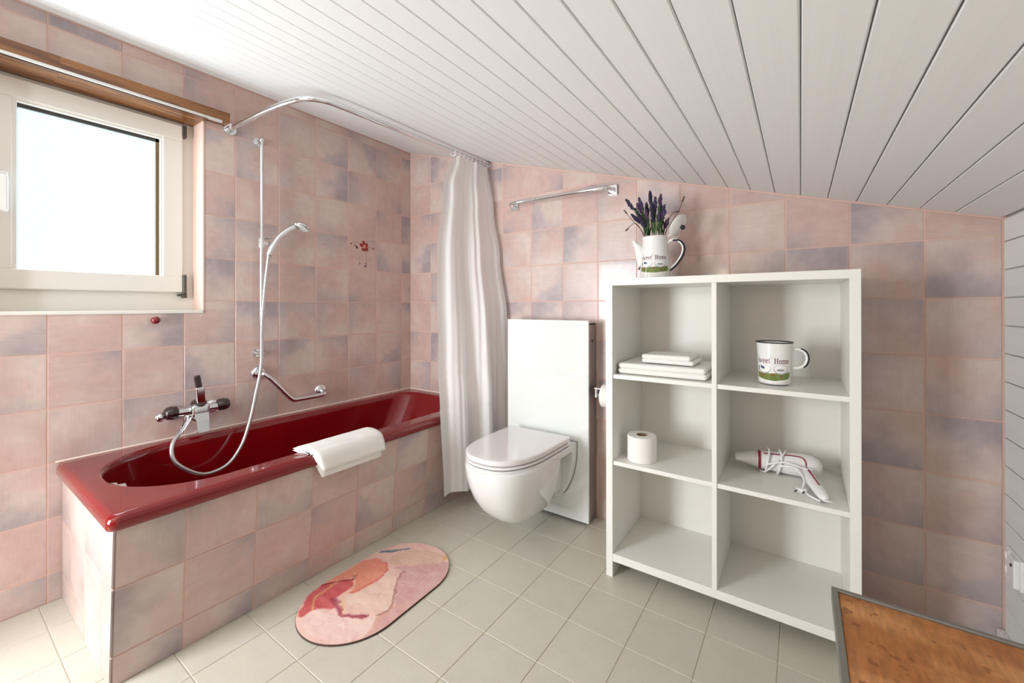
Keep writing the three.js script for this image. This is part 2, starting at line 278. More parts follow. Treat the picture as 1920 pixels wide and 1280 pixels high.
{
  const w = lathWin('window_1', 'white wooden casement with one frosted pane');
  part('window_frame', bars(-0.175, -0.12, WIN.z0 - 0.004, WIN.z1 + 0.004, WIN.y0 - 0.002, WIN.y1 + 0.022, 0.1), M.frame, w);
  const sash = part('sash', bars(-0.15, -0.098, 1.262, 1.838, 1.143, 1.915, 0.075, 0.006), M.frame, w);
  part('glazing_bead', bars(-0.142, -0.103, 1.327, 1.768, 1.198, 1.846, 0.016, 0.003), M.frame, sash);
  part('glass_seal', [box(-0.136, -0.1195, 1.816, 1.834, 1.340, 1.755), box(-0.136, -0.1195, 1.212, 1.217, 1.340, 1.755), box(-0.136, -0.1195, 1.212, 1.834, 1.750, 1.755)], M.seal, sash);
  part('glass_seal', box(-0.136, -0.1195, 1.212, 1.834, 1.340, 1.355), M.sealBrown, sash).userData.label = 'brown seal strip';
  part('pane', box(-0.134, -0.128, 1.21, 1.835, 1.338, 1.757).toNonIndexed(), M.pane, sash);
  const h = part('handle', [rbox(-0.099, -0.088, 1.49, 1.565, 1.774, 1.806, 0.004), cyl(V(-0.09, 1.53, 1.789), V(-0.055, 1.53, 1.789), 0.009), rbox(-0.068, -0.046, 1.415, 1.546, 1.776, 1.802, 0.007)], M.plastic, sash);
  h.userData.label = 'white lever handle';
  part('hinge', [rbox(-0.122, -0.094, 1.862, 1.918, 1.248, 1.264, 0.003), cyl(V(-0.094, 1.885, 1.256), V(-0.09, 1.885, 1.256), 0.004)], M.hinge, w);
  part('hinge', [cyl(V(-0.1, 1.14, 1.256), V(-0.1, 1.225, 1.256), 0.0075), rbox(-0.118, -0.094, 1.118, 1.14, 1.248, 1.264, 0.003), rbox(-0.112, -0.094, 1.126, 1.136, 1.262, 1.282, 0.002)], M.hinge, w);
  part('sill', rbox(-0.12, 0.006, WIN.y0 - 0.012, WIN.y0 + 0.002, WIN.z0 + 0.002, WIN.z1, 0.003), M.frame, w);
  part('reveal', [rbox(-0.12, 0.002, WIN.y0, WIN.y1, WIN.z0 - 0.003, WIN.z0 + 0.004, 0.001), rbox(-0.12, 0.002, WIN.y0, WIN.y1, WIN.z1 - 0.004, WIN.z1 + 0.003, 0.001)], STD({ color: '#e6c8ba', roughness: 0.55 }), w);
}
{
  const w = lathWin('window_2', 'tall white window with a frosted pane'), T = new THREE.Matrix4().makeRotationY(-Math.PI / 2);
  const put = (x0, x1, y0, y1, z0, z1) => rbox(x0, x1, y0, y1, z0, z1, 0.004);
  part('window_frame', [put(WIN2.x0, WIN2.x1, WIN2.y0, WIN2.y0 + 0.06, ZF + 0.02, ZF + 0.08), put(WIN2.x0, WIN2.x1, WIN2.y1 - 0.06, WIN2.y1, ZF + 0.02, ZF + 0.08), put(WIN2.x0, WIN2.x0 + 0.06, WIN2.y0 + 0.05, WIN2.y1 - 0.05, ZF + 0.02, ZF + 0.08), put(WIN2.x1 - 0.06, WIN2.x1, WIN2.y0 + 0.05, WIN2.y1 - 0.05, ZF + 0.02, ZF + 0.08)], M.frame, w);
  part('pane', box(WIN2.x0 + 0.05, WIN2.x1 - 0.05, WIN2.y0 + 0.05, WIN2.y1 - 0.05, ZF + 0.045, ZF + 0.05).toNonIndexed(), M.pane, w);
}
// warm globe lamp on the wall behind the camera, mirrored in the tiles
{
  const l = thing('wall_lamp', 'white globe wall lamp on the plaster wall beside the tall window', 'lamp', [1.6, 1.4, ZF]);
  part('base', cyl(V(0, 0, 0), V(0, 0, -0.025), 0.05), M.chrome, l);
  part('arm', cyl(V(0, 0, -0.02), V(0, 0, -0.07), 0.012), M.chrome, l);
  part('globe', ball(0.07, [0, 0, -0.13]), STD({ color: '#fff3e0', emissive: '#ffd9a8', emissiveIntensity: 3, roughness: 0.4 }), l);
  const p = new THREE.PointLight(new THREE.Color(1.0, 0.82, 0.62), 0.45, 0, 2); p.position.set(0, 0, -0.13); p.castShadow = true; p.shadow.radius = 3; p.name = 'lamp_light'; l.add(p);
}

// ---------------------------------------------------------------- tiled tub surround and red bath
{
  const lean = Math.atan(0.045 / 0.47), H = 0.474, ze = 1.655, xb = 0.655, xt = xb + H * Math.tan(lean);
  const s = thing('tub_surround', 'pink tiled box built round the bath with a front leaning in at the floor', 'tub surround');
  part('core', [extr([[xb - 0.03, 0], [xb - 0.0023, 0], [xt - 0.0023, H - 0.004], [xt - 0.03, H - 0.004]], ze - 0.006).translate(0, 0, 0.003), extr([[0.004, 0], [xb - 0.004, 0], [xt - 0.004, H - 0.004], [0.004, H - 0.004]], 0.03).translate(0, 0, ze - 0.0323)], M.grout, s);
  const F = { o: V(xb, 0, 0), r: V(0, 0, -1), u: V(Math.sin(lean), Math.cos(lean), 0), n: V(Math.cos(lean), -Math.sin(lean), 0) }, g = 0.0016;
  for (let k = -1; k < 9; k++) for (let r = -1; r < 2; r++) {
    const z0 = Z0 + TW * k, y0 = 0.09 + TH * r, cell = [-z0 - TW, y0, -z0, y0 + TH];
    let p = [[cell[0] + g, cell[1] + g], [cell[2] - g, cell[1] + g], [cell[2] - g, cell[3] - g], [cell[0] + g, cell[3] - g]];
    for (const h of [[1, 0, -0.003], [-1, 0, ze], [0, -1, 0], [0, 1, H / Math.cos(lean)]]) { p = clip(p, ...h); if (p.length < 3) break; }
    if (p.length > 2) placePiece(s, 'tile', p, 0.006, 0.001, cell, Math.floor(rnd() * 4), pick(), F);
  }
  const E = { o: V(0, 0, ze), r: V(1, 0, 0), u: V(0, 1, 0), n: V(0, 0, 1) };
  for (let k = 0; k < 4; k++) for (let r = -1; r < 2; r++) {
    const x0 = -0.0465 + TW * k, y0 = 0.09 + TH * r, cell = [x0, y0, x0 + TW, y0 + TH];
    let p = [[x0 + g, y0 + g], [x0 + TW - g, y0 + g], [x0 + TW - g, y0 + TH - g], [x0 + g, y0 + TH - g]];
    for (const h of [[-1, 0, -0.003], [1, -Math.tan(lean), xb], [0, -1, 0], [0, 1, H]]) { p = clip(p, ...h); if (p.length < 3) break; }
    if (p.length > 2) placePiece(s, 'tile', p, 0.006, 0.001, cell, Math.floor(rnd() * 4), tileMats[[1, 3, 8, 5][Math.floor(rnd() * 4)]], E);
  }
}
function rrect(x0, x1, z0, z1, y, rn, rf, n = 14) {      // rn: radius at the near end (z1), rf: at the far end
  const out = [], arc = (cx, cz, r, a0) => { for (let i = 0; i < n; i++) { const a = a0 + (i / (n - 1)) * Math.PI / 2; out.push(V(cx + r * Math.cos(a), y, cz + r * Math.sin(a))); } };
  arc(x1 - rn, z1 - rn, rn, 0); arc(x0 + rn, z1 - rn, rn, Math.PI / 2); arc(x0 + rf, z0 + rf, rf, Math.PI); arc(x1 - rf, z0 + rf, rf, 1.5 * Math.PI);
  return out.reverse();
}
{
  const t = thing('bathtub', 'dark red enamelled bathtub set against the tiled window wall', 'bathtub');
  const X1 = 0.722, Z1 = 1.672, e = 0.001, R = [];
  R.push(rrect(e, X1 - 0.012, e, Z1 - 0.012, 0.468, 0.02, 0.01), rrect(e, X1 - 0.003, e, Z1 - 0.003, 0.464, 0.022, 0.01), rrect(e, X1, e, Z1, 0.470, 0.022, 0.01));
  for (let i = 0; i <= 6; i++) { const a = i / 6 * Math.PI / 2, q = 0.021; R.push(rrect(e, X1 - q * (1 - Math.cos(a)), e, Z1 - q * (1 - Math.cos(a)), 0.485 + q * Math.sin(a), 0.024, 0.01)); }
  R.push(rrect(0.004, X1 - 0.026, 0.004, Z1 - 0.026, 0.506, 0.024, 0.01));
  const W = [[0.056, 0.64, 0.07, 1.614, 0.506, 0.27, 0.12], [0.058, 0.638, 0.073, 1.612, 0.5055, 0.269, 0.12], [0.064, 0.632, 0.08, 1.606, 0.502, 0.265, 0.12], [0.069, 0.627, 0.088, 1.601, 0.494, 0.262, 0.12], [0.072, 0.624, 0.096, 1.598, 0.48, 0.26, 0.12], [0.082, 0.614, 0.16, 1.588, 0.38, 0.25, 0.13], [0.095, 0.601, 0.25, 1.572, 0.25, 0.238, 0.14], [0.108, 0.588, 0.33, 1.555, 0.16, 0.225, 0.14], [0.125, 0.571, 0.37, 1.535, 0.125, 0.21, 0.13], [0.15, 0.546, 0.41, 1.51, 0.107, 0.185, 0.12], [0.18, 0.516, 0.45, 1.48, 0.102, 0.155, 0.1]];
  for (const [a, b, c, d, y, rn, rf] of W) R.push(rrect(a, b, c, d, y, rn, rf));
  part('basin', loft(R, false, true), M.enamelRed, t);
  const o = part('overflow', [cyl(V(0.35, 0.452, 1.596), V(0.35, 0.452, 1.578), 0.034, 0.031, 28), cyl(V(0.35, 0.452, 1.58), V(0.35, 0.452, 1.556), 0.024, 0.021, 24)], M.chrome, t); o.userData.label = 'round chrome overflow knob';
  part('drain', lathe([[0.0, 0.006], [0.02, 0.006], [0.034, 0.004], [0.036, 0.0]], 28).translate(0.35, 0.103, 1.38), M.chrome, t);
  const c = part('sealant', [tube([V(0.0065, 0.508, 0.006), V(0.0065, 0.508, Z1)], 0.0048, 8, 8), tube([V(0.006, 0.508, 0.0065), V(0.70, 0.508, 0.0065)], 0.0048, 8, 8)], M.caulk, t); c.userData.label = 'pale sealant bead';
}
// ---------------------------------------------------------------- bath fittings
{
  const f = thing('bath_mixer', 'chrome wall mixer tap with dark brown knobs above the red bath', 'tap', [0, 0.622, 1.255]);
  part('body', [cyl(V(0.055, 0, 0.085), V(0.055, 0, -0.08), 0.019, 0.019, 24), rbox(0.03, 0.098, -0.026, 0.028, -0.034, 0.034, 0.012, 3), cyl(V(0.0, -0.008, 0.075), V(0.055, -0.004, 0.075), 0.017), cyl(V(0.0, -0.008, -0.075), V(0.055, -0.004, -0.075), 0.017)], M.chrome, f);
  part('spout', loft([[0.028, 0.026, -0.01], [0.026, 0.024, -0.04], [0.022, 0.02, -0.088]].map(([hw, d, y], i) => { const cx = 0.075 + i * 0.014; return [V(cx - d, y, -hw), V(cx + d, y, -hw * 0.9), V(cx + d, y, hw * 0.9), V(cx - d, y, hw)]; })).toNonIndexed(), M.chrome, f).geometry.computeVertexNormals();
  part('rosette', lathe([[0, 0.014], [0.018, 0.013], [0.03, 0.006], [0.032, 0]], 28).rotateZ(-Math.PI / 2).translate(0.001, -0.008, 0.075), M.chrome, f);
  part('rosette', lathe([[0, 0.014], [0.018, 0.013], [0.03, 0.006], [0.032, 0]], 28).rotateZ(-Math.PI / 2).translate(0.001, -0.008, -0.075), M.chrome, f);
  const knob = () => lathe([[0, 0.036], [0.012, 0.0355], [0.021, 0.03], [0.0245, 0.018], [0.022, 0.004], [0.014, 0], [0, 0]], 28);
  part('knob', knob().scale(1.2, 1.4, 1.2).rotateX(Math.PI / 2).translate(0.058, 0.004, 0.07), M.darkKnob, f);
  part('knob', knob().scale(1.15, 1.45, 1.15).rotateX(-Math.PI / 2).translate(0.058, 0.006, -0.07), M.darkKnob, f);
  part('cap', ball(0.02, [0.055, -0.006, 0.132], 1, 1, 0.9), M.chrome, f);
  part('cartridge', lathe([[0.03, 0], [0.031, 0.012], [0.026, 0.022], [0, 0.024]], 28).rotateZ(-0.25).translate(0.066, 0.018, 0), M.darkKnob, f);
  const lever = part('lever', rbox(-0.009, 0.009, 0, 0.075, -0.017, 0.017, 0.006).rotateZ(-0.1).rotateX(0.1).translate(0.08, 0.03, -0.004), M.chrome, f);
  part('grip', rbox(-0.008, 0.008, 0, 0.065, -0.012, 0.012, 0.006).rotateZ(-0.02).rotateX(0.16).translate(0.086, 0.092, 0.004), M.darkKnob, lever);
  part('hose_outlet', cyl(V(0.055, -0.012, 0.034), V(0.068, -0.042, 0.041), 0.011, 0.01), M.chrome, f);
}
{
  const r = thing('shower_rail', 'tall thin chrome slide rail screwed to the tiles above the bath', 'shower rail', [0, 0, 0.99]);
  part('rail', cyl(V(0.05, 0.80, 0), V(0.05, 1.912, 0), 0.0095, 0.0095, 20), M.chrome, r);
  for (const y of [1.905, 0.845]) part('bracket', [cyl(V(0, y, 0), V(0.008, y, 0), 0.022, 0.02, 24), cyl(V(0.006, y, 0), V(0.056, y, 0), 0.0105, 0.0105, 18), ball(0.0125, [0.05, y, 0])], M.chrome, r);
  const s = part('slider', [cyl(V(0.05, 1.37, 0), V(0.05, 1.415, 0), 0.017, 0.017, 24), cyl(V(0.05, 1.395, 0), V(0.1, 1.385, -0.018), 0.011, 0.012)], M.chrome, r);
  part('clamp_lever', rbox(0.045, 0.1, 1.415, 1.422, -0.03, -0.014, 0.003), M.steel, s);
}
{
  const h = thing('hand_shower', 'chrome hand shower in the slide rail holder with its long hose', 'shower head');
  part('handle', tube([V(0.112, 1.33, 0.985), V(0.118, 1.375, 0.968), V(0.125, 1.425, 0.94), V(0.135, 1.465, 0.9), V(0.142, 1.482, 0.875)], 0.0135, 30, 16), M.chrome, h);
  const hd = part('spray_head', lathe([[0, 0.022], [0.02, 0.02], [0.037, 0.01], [0.041, 0], [0.038, -0.006], [0, -0.007]], 32).rotateX(-0.34).translate(0.15, 1.486, 0.845), M.chrome, h);
  part('spray_plate', new THREE.CylinderGeometry(0.035, 0.035, 0.004, 32).translate(0, -0.0075, 0).rotateX(-0.34).translate(0.15, 1.486, 0.845), STD({ color: '#d4d8d6', roughness: 0.35 }), hd);
  const hose = [V(0.07, 0.578, 1.298), V(0.095, 0.553, 1.325), V(0.13, 0.51, 1.366), V(0.15, 0.455, 1.368), V(0.165, 0.405, 1.33), V(0.17, 0.366, 1.266), V(0.168, 0.378, 1.185), V(0.155, 0.44, 1.125), V(0.14, 0.53, 1.085), V(0.125, 0.66, 1.05), V(0.115, 0.79, 1.022), V(0.112, 1.0, 1.016), V(0.112, 1.2, 1.0), V(0.112, 1.335, 0.985)];
  const hp = part('hose', tube(hose, 0.0078, 160, 12), M.hose, h); hp.userData.label = 'ribbed metal hose';
  part('hose_nut', [cyl(hose[0].clone().add(V(-0.012, 0.014, -0.012)), hose[1], 0.011, 0.0095)], M.chrome, h);
}
{
  const b = thing('grab_bar', 'bent chrome grab bar on the tiles low beside the slide rail', 'grab bar');
  part('bar', tube([V(0.012, 0.745, 0.985), V(0.045, 0.742, 0.98), V(0.056, 0.728, 0.965), V(0.058, 0.70, 0.94), V(0.058, 0.60, 0.855), V(0.058, 0.588, 0.838), V(0.058, 0.586, 0.81), V(0.058, 0.586, 0.70), V(0.056, 0.588, 0.672), V(0.045, 0.594, 0.662), V(0.012, 0.6, 0.66)], 0.0125, 80, 14), M.chrome, b);
  for (const [y, z] of [[0.745, 0.985], [0.604, 0.66]]) part('rosette', lathe([[0, 0.02], [0.02, 0.018], [0.031, 0.009], [0.033, 0]], 28).rotateZ(-Math.PI / 2).translate(0.001, y, z), M.chrome, b);
}
{
  const h = thing('wall_hook', 'small dark red round knob stuck on the tiles under the window', 'hook', [0, 1.021, 1.391]);
  part('stem', cyl(V(0, 0, 0), V(0.022, 0, 0), 0.007), M.redKnob, h);
  part('knob', lathe([[0, 0.02], [0.008, 0.019], [0.0145, 0.013], [0.0165, 0.006], [0.015, 0], [0, -0.001]], 28).rotateZ(-Math.PI / 2).translate(0.014, 0, 0), M.redKnob, h);
}
{
  const r = thing('curtain_rod', 'bent chrome shower curtain rod close under the ceiling', 'curtain rod');
  part('rod', tube([V(0.004, 1.926, 1.113), V(0.15, 1.928, 1.108), V(0.35, 1.93, 1.10), V(0.5, 1.93, 1.085), V(0.565, 1.93, 1.072), V(0.61, 1.93, 1.045), V(0.638, 1.93, 1.0), V(0.647, 1.93, 0.94), V(0.653, 1.93, 0.85), V(0.66, 1.93, 0.72), V(0.672, 1.93, 0.45), V(0.684, 1.93, 0.24), V(0.694, 1.93, 0.006)], 0.0115, 120, 14), M.chrome, r);
  part('wall_flange', [cyl(V(0, 1.926, 1.113), V(0.012, 1.926, 1.113), 0.03, 0.027, 28), cyl(V(0.01, 1.926, 1.113), V(0.04, 1.9265, 1.112), 0.016, 0.016)], M.chrome, r);
  part('wall_flange', cyl(V(0.694, 1.93, 0.0), V(0.694, 1.93, 0.014), 0.026, 0.024, 28), M.chrome, r);
}
// shower curtain, drawn to the back wall and hanging outside the bath
{
  const key = (tab, v) => { for (let i = 0; i + 1 < tab.length; i++) if (v <= tab[i + 1][0]) { const t = (v - tab[i][0]) / (tab[i + 1][0] - tab[i][0]); return lerp(tab[i][1], tab[i + 1][1], t * t * (3 - 2 * t)); } return tab[tab.length - 1][1]; };
  const LZ = [[0, 0.30], [0.1, 0.37], [0.3, 0.425], [0.5, 0.445], [0.72, 0.455], [1, 0.425]], LX = [[0, 0.682], [0.3, 0.70], [0.6, 0.728], [0.75, 0.746], [1, 0.745]];
  const RX = [[0, 0.705], [0.15, 0.755], [0.3, 0.80], [0.5, 0.852], [0.7, 0.868], [1, 0.872]], top = 1.912, bot = 0.095;
  const cur = (u, v) => {
    const a = V(key(LX, v), 0, key(LZ, v)), b = V(key(RX, v), 0, 0.026), p = a.clone().lerp(b, u);
    const d = b.clone().sub(a).normalize(), n = V(-d.z, 0, d.x);
    const env = Math.sin(Math.PI * Math.min(1, u * 1.6 + 0.04) * 0.5) * (1 - 0.75 * sstep(0.85, 1, u)), amp = lerp(0.016, 0.036, sstep(0, 0.9, v)) * env;
    const w = Math.sin(2 * Math.PI * (2.6 * u + 0.05 * Math.sin(v * 5) + 0.62)) + 0.3 * Math.sin(2 * Math.PI * (6.1 * u + 0.1 * v) + 1) * (1 - 0.6 * v) + 0.08 * Math.sin(2 * Math.PI * 13 * u + v * 2);
    p.addScaledVector(n, amp * w);
    if (v > 0.7) p.x = Math.max(p.x, 0.738);
    p.z = Math.max(p.z, 0.014);
    p.y = lerp(top, bot, v) + 0.01 * Math.sin(u * 9) * v;
    for (const c of [0.66, 0.755]) p.addScaledVector(n, -0.0035 * Math.exp(-(((v - c) / 0.004) ** 2)));   // pressed packing creases
    return p;
  };
  const c = thing('shower_curtain', 'white shower curtain gathered in folds between the bath and the toilet', 'curtain');
  part('cloth', grid(150, 170, cur), PHY({ color: '#f7f5f3', roughness: 0.7, transmission: 0.3, thickness: 0, side: THREE.DoubleSide }), c);
  for (let k = 0; k < 9; k++) { const z = 0.29 - k * 0.033, x = 0.682 + (0.3 - z) * 0.05, ring = new THREE.TorusGeometry(0.0165, 0.002, 8, 24).rotateY(0.25).translate(x, 1.925, z); part('curtain_ring', ring, M.plastic, c); }
}
// ---------------------------------------------------------------- toilet with its glass cistern
{
  const p = thing('cistern_panel', 'white glass fronted cistern cabinet standing against the pink tiles', 'cistern', [1.1665, 0, 0]);
  part('cabinet', rbox(-0.236, 0.236, 0.012, 0.985, 0.002, 0.099, 0.003), M.alu, p).userData.label = 'brushed aluminium side';
  const gl = part('glass_front', rbox(-0.2425, 0.2425, 0.014, 1.007, 0.1, 0.112, 0.0015), M.glassWhite, p);
  part('base_plinth', rbox(-0.225, 0.225, 0, 0.013, 0.01, 0.094, 0.002), M.black, p);
  part('flush_button', cyl(V(0.234, 0.905, 0.052), V(0.2375, 0.905, 0.052), 0.0065), M.black, p);
  part('top_cover', rbox(-0.236, 0.236, 0.985, 0.992, 0.01, 0.099, 0.001), M.black, p);
  const brand = canvasTex(256, 48, (g) => { g.fillStyle = '#eceeea'; g.fillRect(0, 0, 256, 48); g.fillStyle = '#b9bdc6'; g.font = 'bold 38px sans-serif'; g.textAlign = 'center'; g.textBaseline = 'middle'; g.fillText('GEBERIT', 128, 26, 240); });
  const bm = part('lettering', new THREE.PlaneGeometry(0.052, 0.0098).translate(0.195, 0.984, 0.1124), PHY({ map: brand, roughness: 0.05, clearcoat: 1 }), gl); bm.userData.label = 'small grey lettering';
}
function dee(hw, zb, zf, y, k = 2.5, n = 48, zc = null, cr = 0.03) {   // flat back, rounded front
  const c = zc ?? lerp(zb, zf, 0.42), out = [];
  for (let i = 0; i <= n; i++) { const a = Math.PI * i / n, cs = Math.cos(a), sn = Math.sin(a); out.push(V(hw * Math.sign(cs) * Math.abs(cs) ** (2 / k), y, c + (zf - c) * Math.abs(sn) ** (2 / k))); }
  for (let i = 0; i <= 6; i++) { const a = i / 6 * Math.PI / 2; out.push(V(-hw + cr * (1 - Math.cos(a)), y, zb + cr * (1 - Math.sin(a)))); }
  for (let i = 0; i <= 6; i++) { const a = i / 6 * Math.PI / 2; out.push(V(hw - cr * (1 - Math.sin(a)), y, zb + cr * (1 - Math.cos(a)))); }
  return out.reverse();
}
{
  const t = thing('toilet', 'white wall-hung toilet with closed lid under the glass cistern cabinet', 'toilet', [1.1665, 0, 0]);
  const bowl = [[0.398, 0.174, 0.25, 0.634, 2.5], [0.38, 0.178, 0.25, 0.640, 2.5], [0.34, 0.174, 0.248, 0.636, 2.55], [0.29, 0.163, 0.245, 0.624, 2.6], [0.24, 0.148, 0.24, 0.603, 2.65], [0.19, 0.130, 0.236, 0.57, 2.7], [0.15, 0.113, 0.235, 0.53, 2.7], [0.12, 0.094, 0.24, 0.488, 2.6], [0.104, 0.076, 0.25, 0.455, 2.4], [0.098, 0.05, 0.27, 0.42, 2.2]].map(([y, hw, zb, zf, k]) => dee(hw, zb, zf, y, k));
  part('bowl', loft(bowl.reverse()), M.ceramic, t);
  part('deck', loft([[0.352, 0.158, 0.113, 0.5], [0.366, 0.174, 0.113, 0.6], [0.374, 0.179, 0.113, 0.638], [0.398, 0.18, 0.113, 0.64], [0.403, 0.176, 0.116, 0.636]].map(([y, hw, zb, zf]) => dee(hw, zb, zf, y, 2.5, 48, 0.36, 0.008))), M.ceramic, t);
  const fl = new THREE.Shape(); fl.moveTo(-0.178, 0.402); fl.lineTo(0.178, 0.402); fl.lineTo(0.178, 0.36); fl.bezierCurveTo(0.178, 0.28, 0.15, 0.2, 0.12, 0.155); fl.bezierCurveTo(0.1, 0.13, 0.08, 0.122, 0.05, 0.122); fl.lineTo(-0.05, 0.122); fl.bezierCurveTo(-0.08, 0.122, -0.1, 0.13, -0.12, 0.155); fl.bezierCurveTo(-0.15, 0.2, -0.178, 0.28, -0.178, 0.36); fl.closePath();
  part('wall_flange', new THREE.ExtrudeGeometry(fl, { depth: 0.038, bevelEnabled: true, bevelSize: 0.003, bevelThickness: 0.003, bevelSegments: 3, curveSegments: 16 }).translate(0, 0, 0.116), M.ceramic, t);
  part('trap', loft([[0.113, 0.12, 0.37], [0.16, 0.115, 0.36], [0.22, 0.108, 0.35], [0.30, 0.115, 0.36], [0.36, 0.12, 0.37]].map(([z, hw, h]) => { const o = []; for (let i = 0; i < 24; i++) { const a = i / 24 * 2 * Math.PI, c = Math.cos(a), s = Math.sin(a); o.push(V(hw * Math.sign(c) * Math.abs(c) ** 0.5, 0.25 + (h - 0.24) * Math.sign(s) * Math.abs(s) ** 0.5, z)); } return o; })), M.ceramic, t);
  part('gasket', new THREE.ExtrudeGeometry(fl, { depth: 0.003, bevelEnabled: true, bevelSize: 0.006, bevelThickness: 0.0001, bevelSegments: 1, curveSegments: 16 }).translate(0, 0, 0.1122), M.gasket, t);
  const sl = (y0, h, e, hw = 0.179, zb = 0.168, zf = 0.644) => [[y0, e], [y0 + 0.003, 0], [y0 + h - 0.005, 0], [y0 + h - 0.0015, 0.003], [y0 + h, 0.01]].map(([y, q]) => dee(hw - q, zb + q, zf - q, y, 2.5, 48, 0.37, 0.02));
  part('seat_ring', loft(sl(0.4075, 0.0125, 0.003)), M.seat, t);
  const lid = part('lid', loft([...sl(0.4235, 0.0225, 0.003), dee(0.14, 0.21, 0.6, 0.4478, 2.4, 48, 0.37, 0.02)]), M.seat, t);
  for (const s of [-1, 1]) part('hinge', cyl(V(s * 0.1 - 0.022, 0.418, 0.16), V(s * 0.1 + 0.022, 0.418, 0.16), 0.011), M.chrome, lid);
}
{
  const h = thing('toilet_roll_holder', 'chrome roll holder with a white paper roll beside the cistern cabinet', 'roll holder', [1.52, 0.66, 0]);
  part('bracket', [rbox(-0.09, -0.078, -0.03, 0.02, 0.002, 0.085, 0.003), rbox(-0.092, 0.07, 0.012, 0.018, 0.002, 0.09, 0.002), cyl(V(-0.084, -0.02, 0.06), V(0.06, -0.02, 0.06), 0.008)], M.chrome, h);
  part('paper_roll', lathe([[0.02, -0.05], [0.054, -0.05], [0.055, 0.05], [0.02, 0.05], [0.02, -0.05]], 36).rotateZ(Math.PI / 2).translate(-0.005, -0.02, 0.06), M.paper, h);
}
{
  const r = thing('towel_rail', 'flat chrome towel rail on the back wall above the toilet', 'towel rail');
  part('bar', tube([V(0.90, 1.655, 0.02), V(0.905, 1.655, 0.055), V(0.93, 1.655, 0.068), V(1.2, 1.655, 0.07), V(1.44, 1.655, 0.068), V(1.485, 1.655, 0.055), V(1.495, 1.655, 0.02)], 0.0105, 60, 12), M.chrome, r);
  for (const x of [0.90, 1.495]) part('bracket', [rbox(x - 0.024, x + 0.024, 1.63, 1.68, 0, 0.014, 0.003), rbox(x - 0.012, x + 0.012, 1.643, 1.667, 0.01, 0.03, 0.003)], M.chrome, r);
}
// ---------------------------------------------------------------- shelf unit
const SH = { x0: 1.619, x1: 2.414, z0: 0.03, z1: 0.40, top: 1.187, s: [0.806, 0.461], fl: 0.093 };
{
  const s = thing('shelf_unit', 'white open shelf unit with six compartments against the tiled wall', 'shelf unit');
  const p = 0.027, mx0 = 2.009, mx1 = 2.025, th = 0.016, e = 0.0012;
  for (const x of [SH.x0, SH.x1 - p]) part('side_panel', rbox(x, x + p, 0, SH.top, SH.z0, SH.z1, e), M.shelf, s);
  part('top_panel', rbox(SH.x0 + p, SH.x1 - p, SH.top - p, SH.top, SH.z0, SH.z1 - 0.001, e), M.shelf, s);
  part('bottom_panel', rbox(SH.x0 + p, SH.x1 - p, SH.fl - 0.03, SH.fl, SH.z0, SH.z1 - 0.001, e), M.shelf, s);
  part('divider', rbox(mx0, mx1, SH.fl, SH.top - p, SH.z0 + 0.012, SH.z1 - 0.002, e), M.shelf, s);
  part('back_panel', box(SH.x0 + p, SH.x1 - p, SH.fl, SH.top - p, SH.z0 + 0.003, SH.z0 + 0.012), M.shelf, s);
  for (const y of SH.s) { part('shelf', rbox(SH.x0 + p, mx0, y - th, y, SH.z0 + 0.012, SH.z1 - 0.006, e), M.shelf, s); part('shelf', rbox(mx1, SH.x1 - p, y - th, y, SH.z0 + 0.012, SH.z1 - 0.006, e), M.shelf, s); }
}
// folded towels
function slab(w, h, d, r, wob, s) {                        // soft folded cloth, front edge rolled
  const g = mergeVertices(new RoundedBoxGeometry(w, h, d, 8, r).deleteAttribute('normal').deleteAttribute('uv')), q = g.attributes.position;
  for (let i = 0; i < q.count; i++) { const x = q.getX(i), y = q.getY(i), z = q.getZ(i); q.setY(i, y + wob * (fbm(x * 14 + s, z * 14, s, 3) - 0.5) * (y > 0 ? 1 : 0)); q.setZ(i, z + wob * 0.8 * (fbm(x * 12, y * 30, s + 4, 2) - 0.5)); }
  g.computeVertexNormals(); return g;
}
{
  const a = thing('folded_towel', 'large white folded towel lying under a smaller one in the shelf', 'towel', [1.82, SH.s[0], 0.24], 'folded white towels in the shelf unit');
  part('fold', slab(0.335, 0.022, 0.25, 0.0105, 0.004, 3).translate(0, 0.0125, 0), M.cotton, a); part('fold', slab(0.33, 0.022, 0.246, 0.0105, 0.006, 5).translate(-0.002, 0.033, -0.001), M.cotton, a);
  const b = thing('hand_towel', 'small white folded towel on top of the larger towel in the shelf', 'towel', [1.835, SH.s[0] + 0.047, 0.25], 'folded white towels in the shelf unit');
  part('fold', slab(0.195, 0.017, 0.17, 0.008, 0.003, 8).rotateZ(-0.01).translate(0.005, 0.009, 0), M.cotton, b); part('fold', slab(0.185, 0.018, 0.165, 0.0085, 0.008, 9).translate(-0.002, 0.0245, 0), M.cotton, b);
}
